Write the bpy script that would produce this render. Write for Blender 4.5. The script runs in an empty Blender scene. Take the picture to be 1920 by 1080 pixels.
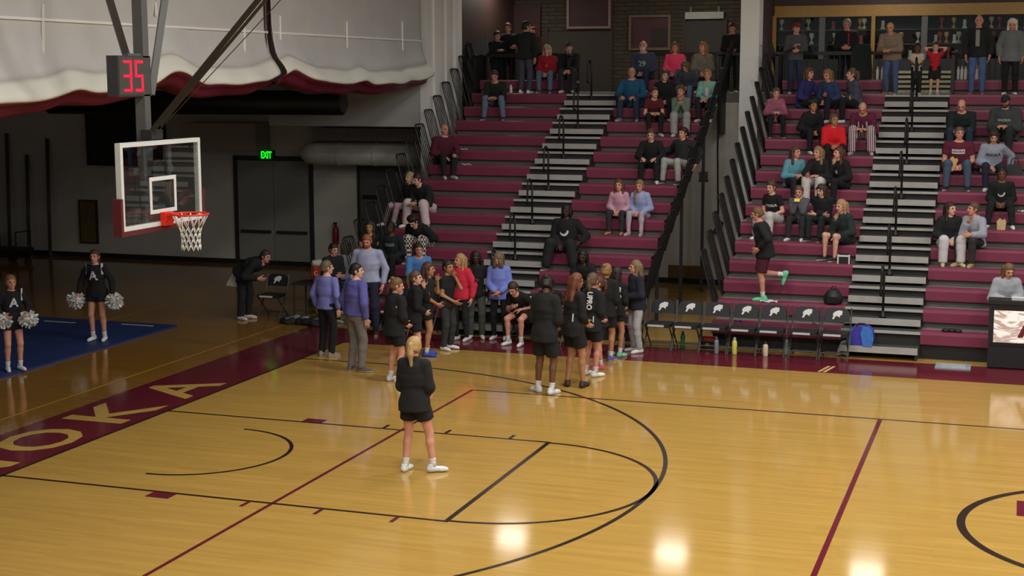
import bpy, math, random
import numpy as np
from mathutils import Matrix, Vector

# ------------------------------------------------------------------ camera / world / lights
scene = bpy.context.scene
COL = scene.collection
CX, CY, CZ, YAW, PITCH, ROLL, FPX = 11.474279, -16.125722, 4.759465, -0.333557, -0.142898, -0.001803, 2759.10522
def _rot(yaw, pitch, roll):
    f = np.array([math.sin(yaw)*math.cos(pitch), math.cos(yaw)*math.cos(pitch), math.sin(pitch)])
    r = np.array([math.cos(yaw), -math.sin(yaw), 0.0]); u = np.cross(r, f)
    c, s = math.cos(roll), math.sin(roll)
    return np.array([c*r+s*u, -s*r+c*u, f])
RC = _rot(YAW, PITCH, ROLL); CC = np.array([CX, CY, CZ])
cam_d = bpy.data.cameras.new('camera'); cam = bpy.data.objects.new('camera', cam_d); COL.objects.link(cam)
cam_d.sensor_width = 36.0; cam_d.lens = FPX/1920*36.0; cam_d.clip_end = 200
m = Matrix.Identity(4)
for i in range(3):
    m[i][0], m[i][1], m[i][2], m[i][3] = RC[0][i], RC[1][i], -RC[2][i], CC[i]
cam.matrix_world = m
scene.camera = cam
def at(u, v, x=None, y=None, z=None):
    """a photo pixel gives a direction; the plane x/y/z = const that the thing touches gives the point"""
    d = RC.T @ np.array([(u-960)/FPX, -(v-540)/FPX, 1.0])
    t = (x-CC[0])/d[0] if x is not None else (y-CC[1])/d[1] if y is not None else (z-CC[2])/d[2]
    return CC + d*t

scene.view_settings.view_transform = 'Standard'
scene.view_settings.look = 'None'
scene.view_settings.gamma = 1.0
scene.view_settings.use_curve_mapping = False
scene.view_settings.exposure = 0.1
world = bpy.data.worlds.new('world'); scene.world = world; world.use_nodes = True
world.node_tree.nodes['Background'].inputs[0].default_value = (0.9, 0.95, 1.0, 1)
world.node_tree.nodes['Background'].inputs[1].default_value = 0.13

LAMP_W = 200.0          # one high-bay court lamp
CONCOURSE_W = 6.0      # one lamp over the balcony concourse
CEIL_Z = 9.6
COURT_LAMPS = [(x, y) for x in (5.6, 10.6, 15.6, 20.6) for y in (-13.0, -7.5, -2.0, 3.5, 9.0)]
def area_lamp(loc, size, watt, col=(1.0, 0.985, 0.95), spread=180):
    l = bpy.data.lights.new('lamp_light', 'AREA'); l.shape = 'RECTANGLE'; l.size, l.size_y = size
    l.energy = watt; l.color = col; l.spread = math.radians(spread)
    o = bpy.data.objects.new('lamp_light', l); COL.objects.link(o); o.location = loc
    return o

# ------------------------------------------------------------------ helpers
def lin(c):
    if isinstance(c, str):
        c = [int(c[i:i+2], 16)/255 for i in (0, 2, 4)]
    return tuple((x/12.92 if x <= 0.04045 else ((x+0.055)/1.055)**2.4) for x in c)
MATS = {}
def mat(name, hexcol, rough=0.8, var=0.12, scale=18.0, metal=0.0, bump=0.0, spec=0.5, stretch=None, emit=0.0, coat=0.0):
    """procedural principled material: noise-driven tone variation, optional bump"""
    key = (name, hexcol, rough, var, scale, metal, bump)
    if key in MATS: return MATS[key]
    M = bpy.data.materials.new(name); M.use_nodes = True
    nt = M.node_tree; b = nt.nodes['Principled BSDF']
    c = lin(hexcol)
    tc = nt.nodes.new('ShaderNodeTexCoord'); mp = nt.nodes.new('ShaderNodeMapping')
    if stretch: mp.inputs['Scale'].default_value = stretch
    nz = nt.nodes.new('ShaderNodeTexNoise'); nz.inputs['Scale'].default_value = scale; nz.inputs['Detail'].default_value = 3
    cr = nt.nodes.new('ShaderNodeValToRGB')
    cr.color_ramp.elements[0].position = 0.3; cr.color_ramp.elements[1].position = 0.7
    cr.color_ramp.elements[0].color = tuple(x*(1-var) for x in c)+(1,)
    cr.color_ramp.elements[1].color = tuple(min(1, x*(1+var)) for x in c)+(1,)
    L = nt.links.new
    L(tc.outputs['Object'], mp.inputs[0]); L(mp.outputs[0], nz.inputs['Vector']); L(nz.outputs[0], cr.inputs[0]); L(cr.outputs[0], b.inputs['Base Color'])
    b.inputs['Roughness'].default_value = rough; b.inputs['Metallic'].default_value = metal
    b.inputs['Specular IOR Level'].default_value = spec
    b.inputs['Coat Weight'].default_value = coat
    if bump:
        bp = nt.nodes.new('ShaderNodeBump'); bp.inputs['Strength'].default_value = bump; bp.inputs['Distance'].default_value = 0.01
        L(nz.outputs[0], bp.inputs['Height']); L(bp.outputs[0], b.inputs['Normal'])
    if emit:
        L(cr.outputs[0], b.inputs['Emission Color']); b.inputs['Emission Strength'].default_value = emit
    MATS[key] = M
    return M

class MB:
    """collects simple solids into one mesh"""
    def __init__(s): s.v = []; s.f = []; s.mi = []
    def _add(s, v, f, mi=0):
        o = len(s.v); s.v += [tuple(p) for p in v]; s.f += [tuple(i+o for i in q) for q in f]; s.mi += [mi]*len(f)
    def box(s, a, b, mi=0, M=None):
        x0, y0, z0 = a; x1, y1, z1 = b
        v = [(x0,y0,z0),(x1,y0,z0),(x1,y1,z0),(x0,y1,z0),(x0,y0,z1),(x1,y0,z1),(x1,y1,z1),(x0,y1,z1)]
        if M is not None: v = [tuple(M @ Vector(p)) for p in v]
        s._add(v, [(0,3,2,1),(4,5,6,7),(0,1,5,4),(1,2,6,5),(2,3,7,6),(3,0,4,7)], mi); return s
    def prism(s, poly, axis, a, b, mi=0):
        """closed 2-D polygon extruded along axis from a to b; poly given in the other two axes (cyclic order)"""
        n = len(poly)
        def P(q, t):
            if axis == 0: return (t, q[0], q[1])
            if axis == 1: return (q[0], t, q[1])
            return (q[0], q[1], t)
        v = [P(q, a) for q in poly]+[P(q, b) for q in poly]
        f = [tuple(range(n)), tuple(range(2*n-1, n-1, -1))]+[(i, i+n, (i+1) % n+n, (i+1) % n) for i in range(n)]
        s._add(v, f, mi); return s
    def tube(s, pts, r, n=8, mi=0, closed=False, cap=True):
        pts = [np.array(p, float) for p in pts]; k = len(pts)
        rs = r if hasattr(r, '__len__') else [r]*k
        base = len(s.v); prev = None; rings = []
        for i in range(k):
            if closed: d = pts[(i+1) % k]-pts[i-1]
            else: d = pts[min(i+1, k-1)]-pts[max(i-1, 0)]
            d = d/(np.linalg.norm(d)+1e-9)
            if prev is None:
                a = np.array([0, 0, 1.0]) if abs(d[2]) < .9 else np.array([1.0, 0, 0])
                e1 = np.cross(d, a)
            else: e1 = prev-d*np.dot(prev, d)
            e1 = e1/(np.linalg.norm(e1)+1e-9); prev = e1; e2 = np.cross(d, e1)
            rings.append([pts[i]+rs[i]*(math.cos(2*math.pi*j/n)*e1+math.sin(2*math.pi*j/n)*e2) for j in range(n)])
        v = [p for R in rings for p in R]; f = []
        for i in range(k if closed else k-1):
            for j in range(n):
                a, b = i*n+j, i*n+(j+1) % n; c, d2 = ((i+1) % k)*n+(j+1) % n, ((i+1) % k)*n+j
                f.append((a, b, c, d2))
        if cap and not closed: f += [tuple(range(n-1, -1, -1)), tuple((k-1)*n+j for j in range(n))]
        s._add(v, f, mi); return s
    def lathe(s, prof, c=(0, 0, 0), n=16, mi=0):
        v = []; f = []; k = len(prof)
        for (r, z) in prof:
            for j in range(n): v.append((c[0]+r*math.cos(2*math.pi*j/n), c[1]+r*math.sin(2*math.pi*j/n), c[2]+z))
        for i in range(k-1):
            for j in range(n): f.append((i*n+j, i*n+(j+1) % n, (i+1)*n+(j+1) % n, (i+1)*n+j))
        f += [tuple(range(n-1, -1, -1)), tuple((k-1)*n+j for j in range(n))]
        s._add(v, f, mi); return s
    def mesh(s, name, smooth=False):
        me = bpy.data.meshes.new(name); me.from_pydata(s.v, [], s.f); me.update()
        me.polygons.foreach_set('material_index', s.mi)
        if smooth: me.polygons.foreach_set('use_smooth', [True]*len(s.f))
        return me
    def build(s, name, mats, parent=None, loc=None, smooth=False):
        me = s.mesh(name, smooth); return obj(name, me, mats, parent, loc)
def obj(name, me, mats=None, parent=None, loc=None):
    if mats is not None and not len(me.materials):
        for M in (mats if isinstance(mats, (list, tuple)) else [mats]): me.materials.append(M)
    o = bpy.data.objects.new(name, me); COL.objects.link(o)
    if parent is not None: o.parent = parent
    if loc is not None: o.location = loc
    return o
def empty(name, loc=(0, 0, 0), rz=0.0):
    o = bpy.data.objects.new(name, None); COL.objects.link(o); o.location = loc; o.rotation_euler = (0, 0, rz); o.empty_display_size = .1
    return o
def tag(o, label=None, cat=None, group=None, kind=None):
    if label: o['label'] = label
    if cat: o['category'] = cat
    if group: o['group'] = group
    if kind: o['kind'] = kind
    return o
def struct(o): o['kind'] = 'structure'; return o
def copy_tree(o, parent=None):
    c = o.copy(); COL.objects.link(c); c.parent = parent
    for ch in o.children: copy_tree(ch, c)
    return c
def text_mesh(name, body, size, spacing=1.0, extrude=0.002, bold=0.0, align='CENTER'):
    cu = bpy.data.curves.new(name, 'FONT'); cu.body = body; cu.size = size; cu.extrude = extrude; cu.space_character = spacing
    cu.align_x = align; cu.align_y = 'CENTER'; cu.offset = bold; cu.resolution_u = 3
    o = bpy.data.objects.new(name, cu)
    me = bpy.data.meshes.new_from_object(o); me.name = name
    bpy.data.objects.remove(o); bpy.data.curves.remove(cu)
    return me
# ------------------------------------------------------------------ materials of the place
WOODM = bpy.data.materials.new('maple_floor'); WOODM.use_nodes = True
def _wood():
    nt = WOODM.node_tree; b = nt.nodes['Principled BSDF']; L = nt.links.new
    tc = nt.nodes.new('ShaderNodeTexCoord')
    br = nt.nodes.new('ShaderNodeTexBrick'); br.offset = .37; br.inputs['Scale'].default_value = 1.0
    br.inputs['Brick Width'].default_value = 0.9; br.inputs['Row Height'].default_value = 0.057; br.inputs['Mortar Size'].default_value = 0.0006
    br.inputs['Color1'].default_value = lin('b18c46')+(1,); br.inputs['Color2'].default_value = lin('ba944c')+(1,); br.inputs['Mortar'].default_value = lin('9c7e42')+(1,)
    br.inputs['Bias'].default_value = 0.0
    mp = nt.nodes.new('ShaderNodeMapping'); mp.inputs['Scale'].default_value = (.35, 5.0, 1)
    nz = nt.nodes.new('ShaderNodeTexNoise'); nz.inputs['Scale'].default_value = 1.6; nz.inputs['Detail'].default_value = 4
    cr = nt.nodes.new('ShaderNodeValToRGB'); cr.color_ramp.elements[0].color = (.92, .91, .89, 1); cr.color_ramp.elements[1].color = (1.05, 1.05, 1.03, 1)
    cr.color_ramp.elements[0].position = .3; cr.color_ramp.elements[1].position = .7
    mx = nt.nodes.new('ShaderNodeMixRGB'); mx.blend_type = 'MULTIPLY'; mx.inputs[0].default_value = 1
    L(tc.outputs['Object'], br.inputs['Vector']); L(tc.outputs['Object'], mp.inputs[0]); L(mp.outputs[0], nz.inputs['Vector'])
    L(nz.outputs[0], cr.inputs[0]); L(br.outputs['Color'], mx.inputs[1]); L(cr.outputs[0], mx.inputs[2]); L(mx.outputs[0], b.inputs['Base Color'])
    b.inputs['Roughness'].default_value = .095; b.inputs['Specular IOR Level'].default_value = .42
_wood()
M_DARKMAPLE = WOODM.copy(); M_DARKMAPLE.name = 'dark_brown_maple'  # same boards in darker, browner tones
for n_ in M_DARKMAPLE.node_tree.nodes:
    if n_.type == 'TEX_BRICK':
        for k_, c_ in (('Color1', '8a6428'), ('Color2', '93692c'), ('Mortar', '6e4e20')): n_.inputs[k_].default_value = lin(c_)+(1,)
M_MAROONP = mat('maroon_court_paint', '661f2c', rough=.13, var=.06, scale=3)
M_BLACKP = mat('dark_line_paint', '2a1d16', rough=.25, var=.05)
M_GOLDP = mat('gold_line_paint', 'b58a30', rough=.25, var=.05)
M_LETTERP = mat('tan_letter_paint', 'c09c50', rough=.2, var=.08, scale=4)
M_WALL = mat('grey_painted_block_wall', 'c6c1b7', rough=.85, var=.05, scale=2.5)
M_WALLW = mat('white_painted_wall', 'b4b4b2', rough=.8, var=.03, scale=2)
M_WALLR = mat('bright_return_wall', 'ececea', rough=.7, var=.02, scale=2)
M_BASE = mat('black_rubber_base', '141413', rough=.7)
M_BRICK = None
M_BLACK = mat('black_powder_coat', '0d0d0e', rough=.5, var=.1)
M_BLACKPL = mat('black_plastic', '18181a', rough=.55)
M_BENCH = mat('maroon_bench_plastic', '80334c', rough=.5, var=.06, scale=3)
M_DECK = mat('grey_deck_board', '77746f', rough=.75, var=.08, scale=6)
M_RISER = mat('grey_riser', '5e5c59', rough=.8, var=.06, scale=5)
M_DARKDECK = mat('dark_understructure', '2b2a28', rough=.85)
M_TREAD = mat('dark_grip_tread', '3a3936', rough=.8, var=.1)
M_STEP = mat('light_grey_step', 'aca9a4', rough=.6, var=.06, scale=8)
M_STEEL = mat('grey_painted_steel', '5b5b5a', rough=.5, var=.05)
M_DARKSTEEL = mat('dark_steel', '2e2a29', rough=.5)
M_WHITE = mat('white_paint', 'dcdcda', rough=.5, var=.03)
M_OFFW = mat('off_white_fabric', 'd8d6cf', rough=.85, var=.05)
M_MAROON = mat('maroon_vinyl', '6a1f33', rough=.45, var=.1, scale=5)
M_DOOR = mat('grey_door_paint', '8a8a82', rough=.6, var=.04)
M_BROWN = mat('brown_trim', '3a2420', rough=.6, var=.1)
M_GOLD = mat('gold_trim', '9a7430', rough=.4, var=.1)

# ------------------------------------------------------------------ room shell
def slab(name, a, b, M): return struct(MB().box(a, b).build(name, M))
floor = slab('floor', (-20, -20, -.12), (28, 17.6, 0), WOODM)
FLOOR = floor
wall_back = slab('wall_back', (-20, 17.1, 0), (28, 17.5, 4.165), M_WALL)
slab('wall_left', (-20.3, -20, 0), (-20, 17.5, CEIL_Z), M_WALL)
slab('ceiling', (-20, -20, CEIL_Z), (28, 21, CEIL_Z+.2), mat('ceiling_panels', '9a9a96', rough=.9))
base1 = slab('baseboard_back', (-20, 17.06, 0), (28, 17.1, .12), M_BASE)
# bulkhead above the recess at the left, its return wall beside the bleachers
slab('wall_bulkhead', (-5.1, 14.5, 3.64), (-1.31, 17.08, CEIL_Z), M_WALLW)
slab('wall_upper', (-20, 17.1, 4.165), (-1.6, 17.5, CEIL_Z), M_WALL)
wr = struct(empty('wall_return', (-1.12, 14.5, 0)))
x = 14.5
for k, (wd, dx) in enumerate(((.34, .0), (.06, .05), (.62, .02), (.06, .06), (.5, .01), (.12, .07), (.38, .03))):
    MB().box((-1.3, x, 0), (-1.12+dx, x+wd, CEIL_Z)).build('panel', M_WALLR, wr, (1.12, -14.5, 0)); x += wd
slab('wall_side_dark', (-1.6, x, 0), (-1.12, 20.5, CEIL_Z), M_BROWN)
# concourse floor, and wall behind it
slab('floor_concourse', (-1.6, 17.15, 4.17), (28, 20.5, 4.37), M_DECK)
def brick_mat():
    M = bpy.data.materials.new('tan_brick'); M.use_nodes = True; nt = M.node_tree; L = nt.links.new
    tc = nt.nodes.new('ShaderNodeTexCoord'); mp = nt.nodes.new('ShaderNodeMapping'); mp.inputs['Rotation'].default_value = (math.pi/2, 0, 0)
    br = nt.nodes.new('ShaderNodeTexBrick'); br.inputs['Scale'].default_value = 1; br.inputs['Brick Width'].default_value = .4; br.inputs['Row Height'].default_value = .1
    br.inputs['Mortar Size'].default_value = .012
    br.inputs['Color1'].default_value = lin('4c4234')+(1,); br.inputs['Color2'].default_value = lin('41372b')+(1,); br.inputs['Mortar'].default_value = lin('2c2620')+(1,)
    L(tc.outputs['Object'], mp.inputs[0]); L(mp.outputs[0], br.inputs['Vector']); L(br.outputs['Color'], nt.nodes['Principled BSDF'].inputs['Base Color'])
    nt.nodes['Principled BSDF'].inputs['Roughness'].default_value = .9
    return M
M_BRICK = brick_mat()
slab('wall_concourse', (-1.6, 20.5, 4.37), (28, 20.9, CEIL_Z), M_BRICK)
# white column between the two bleachers
slab('column_white', (5.47, 16.62, 0), (5.88, 17.1, CEIL_Z), mat('bright_white_paint', 'f0f0ee', rough=.6, var=.02))
slab('wall_dark_strip', (4.9, 20.3, 4.37), (5.66, 20.5, CEIL_Z), mat('purple_brown_wall', '4a3438', rough=.8))

# ------------------------------------------------------------------ court markings (parts of the floor)
ZL = [0.0012]
def fl_poly(name, poly, M, z):
    me = bpy.data.meshes.new(name); n = len(poly)
    me.from_pydata([(x_, y_, z) for x_, y_ in poly], [], [tuple(range(n))]); me.update()
    return obj(name, me, M, FLOOR)
def fl_rect(name, x0, y0, x1, y1, M, z=.0024): return fl_poly(name, [(x0, y0), (x1, y0), (x1, y1), (x0, y1)], M, z)
def fl_arc(name, cx, cy, r, a0, a1, M, w=.055, z=.0026, n=72):
    v = []; f = []
    for i in range(n+1):
        a = math.radians(a0+(a1-a0)*i/n)
        for rr in (r-w, r): v.append((cx+rr*math.cos(a), cy+rr*math.sin(a), z))
    for i in range(n): f.append((2*i, 2*i+1, 2*i+3, 2*i+2))
    me = bpy.data.meshes.new(name); me.from_pydata(v, [], f); me.update()
    return obj(name, me, M, FLOOR)
ft = .3048
fl_rect('dark_apron', -19.95, -19.9, -1.34, 17.05, M_DARKMAPLE, .0008)  # floor beyond the baseline band, in the darker board colours
fl_rect('baseline_band', -1.34, -7.62, 0, 9.0, M_MAROONP, .0012)
fl_rect('sideline_band', 0, 7.62, 26, 8.95, M_MAROONP, .0012)
fl_rect('band_edge_line', -.02, -7.62, .03, 7.64, M_BLACKP)
fl_rect('boundary_line', -1.93, -9, -1.88, 12, M_GOLDP)
fl_rect('boundary_line', -5.5, 8.3, -5.45, 16.9, M_GOLDP)
for s_ in (-1, 1):
    fl_rect('lane_line', 0, s_*1.83-.025, 19*ft, s_*1.83+.025, M_BLACKP)
    yb = s_*1.83+(.02 if s_ > 0 else -.02-.2)
    fl_rect('lane_block', 7*ft, yb, 8*ft, yb+.2, M_MAROONP, .0028)
    for xx in (11, 14, 17): fl_rect('lane_tick', xx*ft, yb if s_ < 0 else yb, xx*ft+.05, yb+.2, M_MAROONP if s_ < 0 else M_BLACKP, .0028)
fl_rect('free_throw_line', 19*ft-.06, -1.83, 19*ft, 1.83, M_BLACKP, .0029)
fl_arc('free_throw_circle', 19*ft, 0, 6*ft, -90, 90, M_BLACKP)
fl_arc('three_point_line', 5.25*ft, 0, 19.75*ft, -90, 90, M_BLACKP, n=120)
for s_ in (-1, 1): fl_rect('three_point_line', 0, s_*19.75*ft-.025, 5.25*ft, s_*19.75*ft+.025, M_BLACKP)
fl_arc('restricted_arc', 5.25*ft, 0, 4*ft, -90, 90, M_BLACKP, w=.05)
fl_arc('center_circle', 42*ft, 0, 6*ft, 0, 360, M_BLACKP, w=.09, n=120)
fl_rect('volleyball_line', 12*ft-.025, -15*ft, 12*ft+.025, 15*ft, M_MAROONP, .002)
fl_rect('volleyball_line', 32*ft-.03, -15*ft, 32*ft+.03, 15*ft, M_MAROONP, .002)
for s_ in (-1, 1): fl_rect('volleyball_line', 12*ft, s_*15*ft-.025, 72*ft, s_*15*ft+.025, M_BLACKP, .0018)
fl_rect('division_line', 42*ft-.025, -7.62, 42*ft+.025, 7.62, M_BLACKP, .0018)
a_, b_ = at(1906, 967, z=0), at(1920, 940, z=0)
fl_rect('center_letter', a_[0], a_[1], a_[0]+.55, b_[1], M_MAROONP, .003)
fl_rect('center_letter', a_[0]+.15, a_[1]-1.1, a_[0]+.4, a_[1], M_MAROONP, .003)
for uu in (1541, 1551):
    q = at(uu, 690, z=0); fl_poly('hash_mark', [(q[0]-.03, 7.66), (q[0]+.02, 7.66), (q[0]+.12, 8.2), (q[0]+.07, 8.2)], mat('cream_paint', 'd8b878', rough=.3), .0024)
def letter_floor(ch, y, size):
    me = text_mesh('letter', ch, size, extrude=0, bold=.02)
    me.materials.append(M_LETTERP)
    co = np.zeros(len(me.vertices)*3); me.vertices.foreach_get('co', co); co = co.reshape(-1, 3)
    cx_, cy_ = (co[:, 0].max()+co[:, 0].min())/2, (co[:, 1].max()+co[:, 1].min())/2
    w_, h_ = np.ptp(co[:, 0]), np.ptp(co[:, 1])
    new = np.stack([-.66-(co[:, 1]-cy_)*.98/h_, y+(co[:, 0]-cx_)*1.22/w_, np.full(len(co), .003)], 1)
    me.vertices.foreach_set('co', new.ravel()); me.update()
    obj('letter', me, None, FLOOR)
for ch, yy in zip('ANOKA', (-3.55, -1.87, -.19, 1.53, 3.2)): letter_floor(ch, yy, 1.3)

# ------------------------------------------------------------------ bleachers
Y0, DY, Z0, DZ, NR = 9.3, .53, .47, .30, 15
def rowy(i): return Y0+DY*i
def rowz(i): return Z0+DZ*i
def bleacher(label, X0, X1, A0, A1, nr_left, nr_right, group):
    root = empty('bleacher', ((X0+X1)/2, Y0, 0)); tag(root, label, 'bleacher', group)
    ox, oy = -(X0+X1)/2, -Y0
    L = (ox, oy, 0)
    def bench(xa, xb, i):
        y, z = rowy(i), rowz(i)
        prof = [(y+.02, z-.225), (y, z-.21), (y-.012, z-.05), (y-.005, z-.012), (y+.02, z), (y+.27, z), (y+.27, z-.05), (y+.05, z-.06), (y+.05, z-.225)]
        MB().prism(prof[::-1], 0, xa, xb).build('seat_bench', M_BENCH, root, L)
    for i in range(NR):
        y, z = rowy(i), rowz(i); zl = rowz(i-1) if i else 0.0
        if i < nr_left: bench(X0, A0, i)
        if i < nr_right: bench(A1, X1, i)
        top = max(nr_left, nr_right)
        # deck board behind the bench
        yb = y+DY+.06 if i < NR-1 else 17.2
        for xa, xb, n in ((X0, A0, nr_left), (A1, X1, nr_right)):
            if i < n:
                MB().box((xa, y+.06, z-.065), (xb, yb, z-.02)).build('deck_board', M_DECK, root, L)
                MB().box((xa+.01, y+.07, max(zl-.02, 0)), (xb-.01, y+.10, z-.06)).build('riser_board', M_RISER if i else M_BLACKPL, root, L)
        if i < NR-1:
            MB().box((A0, y+.03, z-.055), (A1, yb, z-.012), 1).box((A0, y-.005, z-.055), (A1, y+.03, z-.01)).build('aisle_tread', [M_STEP, M_TREAD], root, L)
            MB().box((A0, y+.05, max(zl-.01, 0)), (A1, y+.08, z-.05)).build('aisle_riser', M_DARKDECK, root, L)
            hy = y-.26; hz = (z+zl)/2 if i else .22
            MB().box((A0+.02, hy, hz-.11), (A1-.02, hy+.03, hz)).box((A0+.02, hy+.03, hz-.03), (A1-.02, y+.05, hz-.002), 1).build('half_step', [M_STEP, M_TREAD], root, L)
            for xs in (A0+.03, A1-.07):
                MB().box((xs, hy+.035, (zl if i else 0)), (xs+.04, y+.05, hz-.03)).build('step_bracket', M_DARKDECK, root, L)
    # aisle hand rails, one every second row
    ac = (A0+A1)/2
    for i in range(1, NR-1, 2):
        y = rowy(i)-.14; z = (rowz(i)+rowz(i-1))/2
        pts = [(ac, y, z), (ac, y, z+.78)]
        for a in range(0, 181, 30): pts.append((ac-.02, y-.11+.11*math.cos(math.radians(a)), z+.80+.11*math.sin(math.radians(a))))
        pts += [(ac-.03, y-.22, z+.5)]
        for a in range(0, 151, 30): pts.append((ac-.03, y-.15-.07*math.cos(math.radians(a)), z+.47-.07*math.sin(math.radians(a))))
        r = MB().tube(pts, .021, 8); r.lathe([(.06, 0), (.06, .03), (.045, .05), (.03, .1), (.022, .12)], (ac, y, z), 10)
        r.build('hand_rail', M_BLACK, root, L, smooth=True)
    # end guard rails leaning outwards, a panel per row
    for xe, sg, n in ((X0, -1, nr_left), (X1, 1, nr_right)):
        if xe > 14: continue
        for i in range(1, NR):
            y, z = rowy(i), rowz(i); H = 1.16; lean = .27
            def Q(t, h): return (xe+sg*(.03+lean*h), y+t, z-.3+h)
            r = MB(); w0, w1 = .02, DY-.02
            fr = [Q(w0, 0), Q(w0, H-.07), Q(w0+.03, H-.015), Q(w0+.08, H), Q(w1-.08, H), Q(w1-.03, H-.015), Q(w1, H-.07), Q(w1, 0)]
            r.tube(fr, .015, 6)
            for k in range(1, 5): t = w0+(w1-w0)*k/5; r.tube([Q(t, 0), Q(t, H)], .010, 5)
            r.tube([Q(w0, .05), Q(w1, .05)], .013, 5)
            r.build('guard_rail', M_BLACK, root, L)
    # end post frames under the rows
    for xe in (X0+.06, X1-.06):
        for i in range(0, NR, 4):
            MB().box((xe-.03, rowy(i)+.2, 0), (xe+.03, rowy(i)+.26, rowz(i)-.07)).build('leg_frame', M_DARKSTEEL, root, L)
    return root
BL = bleacher('long maroon bleacher left of the white column with grey aisle steps', -.7, 4.9, 1.6, 2.85, 15, 15, 'telescopic bleachers')
BR = bleacher('long maroon bleacher right of the white column with grey aisle steps', 6.4, 15.5, 8.65, 9.97, 15, 15, 'telescopic bleachers')
# ------------------------------------------------------------------ back wall features at the left
def bx(name, a, b, M, parent=None, loc=None): return MB().box(a, b).build(name, M, parent, loc)
# double door
d = struct(empty('door_1', (-6.4, 17.1, 0)))
bx('door_frame', (-1.13, -.06, 0), (-1.03, .02, 2.75), M_DARKSTEEL, d); bx('door_frame', (1.0, -.06, 0), (1.1, .02, 2.75), M_DARKSTEEL, d); bx('door_frame', (-1.13, -.06, 2.66), (1.1, .02, 2.78), M_DARKSTEEL, d)
for k, (a, b) in enumerate(((-1.03, -.02), (.0, 1.0))):
    lf = bx('door_leaf', (a, -.03, .02), (b, .0, 2.66), M_DOOR, d)
    bx('push_bar', (a+.08, -.09, .82), (b-.08, -.03, .89), M_DARKSTEEL, lf)
# a grey door further right behind the bleacher rails
d = struct(empty('door_2', (-3.4, 17.1, 0)))
bx('door_leaf', (-.6, -.04, .0), (.6, 0, 2.6), mat('door_grey', '5a5956', rough=.6), d); bx('door_frame', (-.68, -.05, 0), (-.6, .01, 2.68), M_DARKSTEEL, d); bx('door_frame', (-.68, -.05, 2.6), (.68, .01, 2.68), M_DARKSTEEL, d)
bx('door_closer', (-.5, -.12, 1.78), (-.1, -.04, 1.86), M_BLACK, d)
# exit sign
e = tag(empty('exit_sign', (-6.55, 17.02, 2.80)), 'lit green exit sign above the grey double door', 'sign')
bx('sign_case', (-.2, -.03, -.13), (.2, .06, .13), mat('sign_green', '0c5a14', rough=.5), e)
me = text_mesh('exit_lettering', 'EXIT', .24, extrude=.004, bold=.008); o = obj('exit_lettering', me, mat('exit_green', '18ff2a', rough=.5, var=.02, emit=1.0), e, (0, -.036, 0)); o.rotation_euler = (math.pi/2, 0, 0); o.scale = (.62, 1, 1)
# grey-brown soffit box and beam
s_ = tag(empty('soffit_box', (-7.6, 16.6, 2.95)), 'grey-brown boxed duct soffit on the wall left of the exit sign', 'duct')
M_SOF = mat('soffit_paint', 'a59a8c', rough=.8, var=.04)
bx('box', (-1.0, -.25, 0), (1.0, .48, .66), M_SOF, s_); bx('end_trim', (1.0, -.27, -.02), (1.12, .48, .66), mat('trim_grey', '9a968e', rough=.7), s_)
s_ = tag(empty('scoreboard', (-10.6, 16.9, 2.5)), 'dark wall scoreboard behind the glass backboard', 'scoreboard')
bx('case', (-1.05, -.12, .03), (1.05, .2, 1.3), mat('dark_board', '24231f', rough=.7), s_)
for a, b in (((-1.1, -.16, -.03), (1.1, .2, .03)), ((-1.1, -.16, .03), (-1.03, .2, 1.3)), ((1.03, -.16, .03), (1.1, .2, 1.3))): bx('frame', a, b, M_BASE, s_)
# silver round ducts under the bulkhead
s_ = tag(empty('air_duct', (-4.0, 16.2, 2.9)), 'large silver round air duct bending out of the wall beside the bleachers', 'duct')
M_DUCT = mat('galvanised_duct', 'c8c5bc', rough=.45, var=.12, metal=.0, scale=4)
pts = [(-1.1, .82, 0), (-1.1, .6, .0)]
pts += [(-.75-.35*math.cos(math.radians(a)), .2-.35*math.sin(math.radians(a))+.3, 0) for a in range(0, 91, 15)]
pts += [(1.9, .15, 0)]
MB().tube(pts, .27, 20).build('duct_pipe', M_DUCT, s_, smooth=True)
for xx in (-.2, .75): MB().tube([(xx, .15, 0), (xx+.04, .15, 0)], .285, 20).build('duct_collar', M_DUCT, s_)
bx('flat_duct', (-1.0, .25, .32), (2.2, .75, .62), mat('duct_dark', '8e8b86', rough=.5, var=.1), s_)
# black rolled netting under the curtain
s_ = tag(empty('netting_roll', (-2.5, 13, 4.2)), 'thick black roll hanging under the raised curtain', 'roll')
MB().tube([(-7.5, 0, -.02), (0, 0, 0)], .27, 20).build('roll', M_BLACK, s_, smooth=True)
MB().tube([(0, 0, 0), (.04, 0, 0)], .22, 20).build('roll_end', mat('roll_end_grey', '3c3f42', rough=.6), s_)
for xx in (-5.5, -2.0): MB().tube([(xx, 0, .25), (xx, 0, CEIL_Z-4.2)], .02, 6).build('hanger', M_STEEL, s_)
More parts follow.
